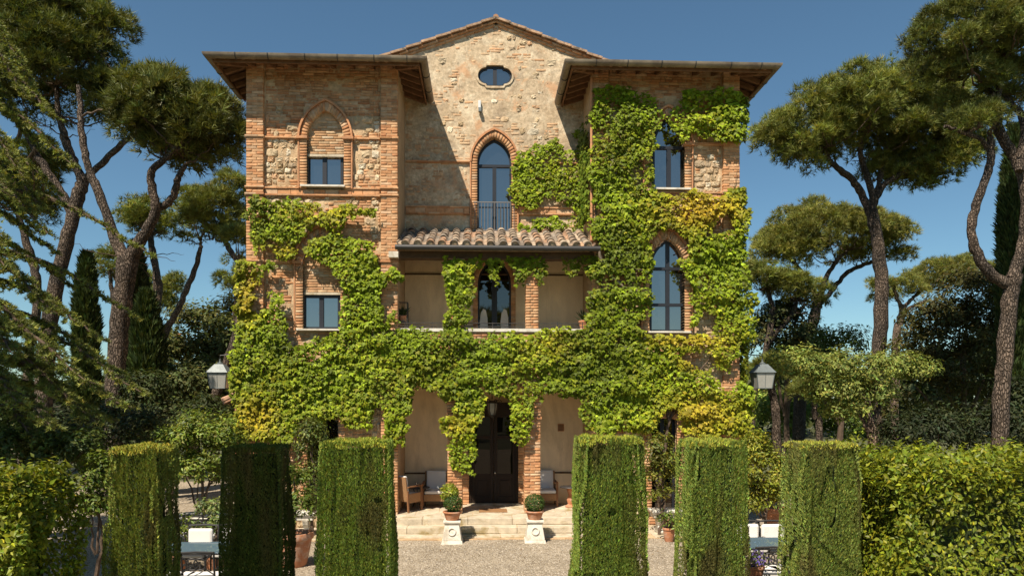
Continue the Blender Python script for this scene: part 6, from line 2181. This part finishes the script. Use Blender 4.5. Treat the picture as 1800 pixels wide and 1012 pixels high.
# ---- garden tables and metal chairs glimpsed between the hedges
def metal_chair(label, group):
    """dark cast frame, ring back, pale cushions; sitter faces +y"""
    t = empty('garden_chair', (0, 0, 0), label, 'garden chair', group)
    w, d = .25, .24
    for sx in (-1, 1):
        MB().tube([(sx * w, d, 0), (sx * w, d, .64)], .014, 7).build('leg', M['iron'], t, smooth=True)
        MB().tube([(sx * w, -d, 0), (sx * w, -d, .45), (sx * (w + .005), -d - .07, .90)], .015, 7).build('leg', M['iron'], t, smooth=True)
        MB().tube([(sx * w, -d - .02, .62), (sx * (w + .02), 0, .65), (sx * w, d, .63)], .015, 7).build('armrest', M['iron'], t, smooth=True)
    MB().box(-w, w, -d, d, .41, .435).build('seat', M['iron'], t)
    MB().box(-w + .015, w - .015, -d + .02, d, .437, .50).build('seat_cushion', M['cushion'], t, bevel=.02)
    bf_ = MB()
    def bp(x, z): return (x, -d - .07 * (z - .45) / .45, z)
    bf_.tube([bp(-w, .89), bp(0, .90), bp(w, .89)], .017, 7)
    bf_.build('top_rail', M['iron'], t, smooth=True)
    MB().tube([bp(-w, .55), bp(w, .55)], .012, 6).build('lower_rail', M['iron'], t, smooth=True)
    rg = MB()
    for cx_ in (-.055, .055):
        rg.tube([bp(cx_ + math.cos(q) * .085, .72 + math.sin(q) * .085) for q in [2 * math.pi * i / 18 for i in range(19)]], .010, 6, cap=False)
    for sx in (-1, 1):
        rg.tube([bp(sx * w, .88), bp(sx * .15, .80), bp(sx * .125, .72), bp(sx * .15, .63), bp(sx * w, .56)], .010, 6)
    rg.build('back_rings', M['iron'], t, smooth=True)
    return t
def back_cushion(t):
    MB().box(-.21, .21, -.22, -.14, .52, .86).build('back_cushion', M['cushion'], t, bevel=.04)
def garden_table(x, y, lx, ly, label, top='table_glass', group='garden tables'):
    t = empty('garden_table', (x, y, 0), label, 'table', group)
    MB().box(x - lx, x + lx, y - ly, y + ly, .735, .752).build('tabletop', M[top], t, bevel=.004)
    r = MB()
    for a_, b_ in (((-1, -1), (1, -1)), ((1, -1), (1, 1)), ((1, 1), (-1, 1)), ((-1, 1), (-1, -1))):
        r.tube([(x + a_[0] * (lx - .02), y + a_[1] * (ly - .02), .722), (x + b_[0] * (lx - .02), y + b_[1] * (ly - .02), .722)], .014, 6)
    r.build('apron', M['iron'], t)
    for sx in (-1, 1):
        for sy in (-1, 1):
            MB().tube([(x + sx * (lx - .08), y + sy * (ly - .08), 0), (x + sx * (lx - .03), y + sy * (ly - .03), .72)], .018, 7).build('leg', M['iron'], t)
G1, G2, G3 = 'chairs at the left glass table', 'chairs at the right glass table', 'chairs at the pale table'
tx = wx(352, 11.4)
garden_table(tx, 11.45, .85, .42, 'glass topped garden table between the two leftmost hedge columns')
ch = metal_chair('dark ring backed chair facing away at the left glass table', G1)
def put(src, u, Y, rot, label, group, backc=False):
    c_ = copy_tree(src) if src is not ch or put.used else ch
    put.used = True
    c_.location = (wx(u, Y), Y, 0.012); c_.rotation_euler = (0, 0, math.radians(rot)); c_['label'] = label; c_['group'] = group
    if backc:
        save = c_.location.copy(); rr_ = c_.rotation_euler.copy()
        c_.location = (0, 0, 0); back_cushion(c_); c_.location = save
    return c_
put.used = False
put(ch, 356, 10.62, 3, 'dark ring backed chair facing away at the left glass table', G1)
put(ch, 308, 10.65, -6, 'dark chair mostly behind the first hedge column at the left glass table', G1)
put(ch, 345, 12.25, 178, 'far chair with white back cushion at the left glass table', G1, True)
put(ch, 405, 12.3, 184, 'far chair beside the second hedge column at the left glass table', G1, True)
tx = wx(1350, 11.4)
garden_table(tx, 11.45, .85, .42, 'glass topped garden table between the two rightmost hedge columns')
put(ch, 1347, 10.62, -3, 'dark ring backed chair facing away at the right glass table', G2)
put(ch, 1384, 10.7, 12, 'dark chair partly behind the rightmost hedge column', G2)
put(ch, 1366, 12.25, 181, 'far chair with white back cushion at the right glass table', G2, True)
put(ch, 1318, 12.3, 176, 'far chair beside the second hedge column from the right', G2, True)
garden_table(wx(372, 14.6), 14.6, .7, .4, 'pale topped table under the shrub behind the left glass table', 'white_stone')
put(ch, 332, 13.9, 20, 'dark chair at the pale topped table in the shade', G3)
put(ch, 360, 13.75, -8, 'dark chair pushed in at the front of the pale topped table', G3)

# ---- big terracotta pots
def lemon(u, Y, r, h, label, leafn=900, hh=.8, base=(.12, .16, .025), z0=.012, cr=.42):
    x = wx(u, Y)
    p = potted(x, Y, z0, r, h, label, group='terracotta pots about the forecourt')
    if leafn:
        tb_ = MB()
        limb(tb_, [(Vector((x, Y, z0 + h * .8)), .03), (Vector((x + .03, Y, z0 + h + hh * .5)), .024), (Vector((x, Y, z0 + h + hh)), .01)], .008, 6)
        tb_.build('trunk', M['bark_pale'], p, smooth=True)
        leaf_cloud('foliage', p, [(x, Y, z0 + h + hh * .75, cr, cr, hh * .55), (x + .1, Y - .1, z0 + h + hh * .4, cr * .9, cr * .7, hh * .4)], leafn, .085, base, 'laurel', .5, .16, 34)
    return p
lemon(516, 13.3, .36, .62, 'large pale terracotta pot with a lemon shrub beside the third hedge column', 1500, 1.0)
lemon(1366, 15.6, .27, .62, 'orange terracotta pot with overhanging shrub behind the right glass table', 900, .6, (.16, .17, .025), .05)
lemon(312, 12.9, .2, .5, 'terracotta pot peeping out beside the leftmost hedge column', 300, .4)
lemon(378, 13.2, .24, .40, 'pot with flowering bush beside the second hedge column', 1200, .7, (.15, .19, .05))
lemon(142, 9.6, .42, .26, 'wide low terracotta pot at the foot of the left laurel hedge', 500, .25, (.09, .13, .02), .012, .3)
lemon(1176, 15.25, .14, .3, 'small terracotta pot beside the right stone bench', 260, .25, (.10, .14, .02), .012, .2)
c = at(1328, 985, 10.2)
fp = potted(c.x, 10.2, .47, .13, .2, 'small pot of purple flowers on a stool beside the right glass table', group=None)
n = 420
d = rndunit(n); d[:, 2] = np.abs(d[:, 2])
P = np.array([[c.x, 10.2, .68]]) + d * np.array([[.24, .18, .24]]) * NR.uniform(.4, 1, (n, 1))
pur = (NR.random(n) < .45)[:, None]
leafmesh('foliage', M['flower'], fp, SL, SLF, P, frames(d + NR.normal(0, .4, (n, 3)), rndunit(n)), NR.uniform(.03, .06, n), np.where(pur, tint(n, (.20, .14, .42), .1, .2), tint(n, (.12, .16, .05), .1, .25)), kind='stuff')
s_ = empty('plant_stool', (c.x, 10.2, 0), 'low dark stool under the purple flowers', 'stool')
MB().lathe([(0, .44), (.17, .44), (.18, .455), (.17, .468), (0, .468)], c.x, 10.2, 0, 18, caps=False).build('top', M['iron'], s_)
for k_ in range(3):
    q = k_ * 2.094
    MB().tube([(c.x + math.cos(q) * .15, 10.2 + math.sin(q) * .15, 0.0), (c.x + math.cos(q) * .11, 10.2 + math.sin(q) * .11, .445)], .012, 6).build('leg', M['iron'], s_)

print('tris', sum(len(p.vertices) - 2 for m in {o.data for o in bpy.data.objects if o.type == 'MESH'} for p in m.polygons))

# a few dry leaves blown on to the gravel
n = 420
P = np.c_[NR.uniform(-5, 6.5, n), 10 + 5.6 * NR.random(n) ** .7, np.full(n, .035)]
leafmesh('fallen_leaves', M['leaf'], None, SL, SLF, P, frames(np.array([0, 0, 1.0]) + NR.normal(0, .25, (n, 3)), rndunit(n)), NR.uniform(.02, .05, n), tint(n, (.20, .13, .05), .15, .35), kind='stuff')
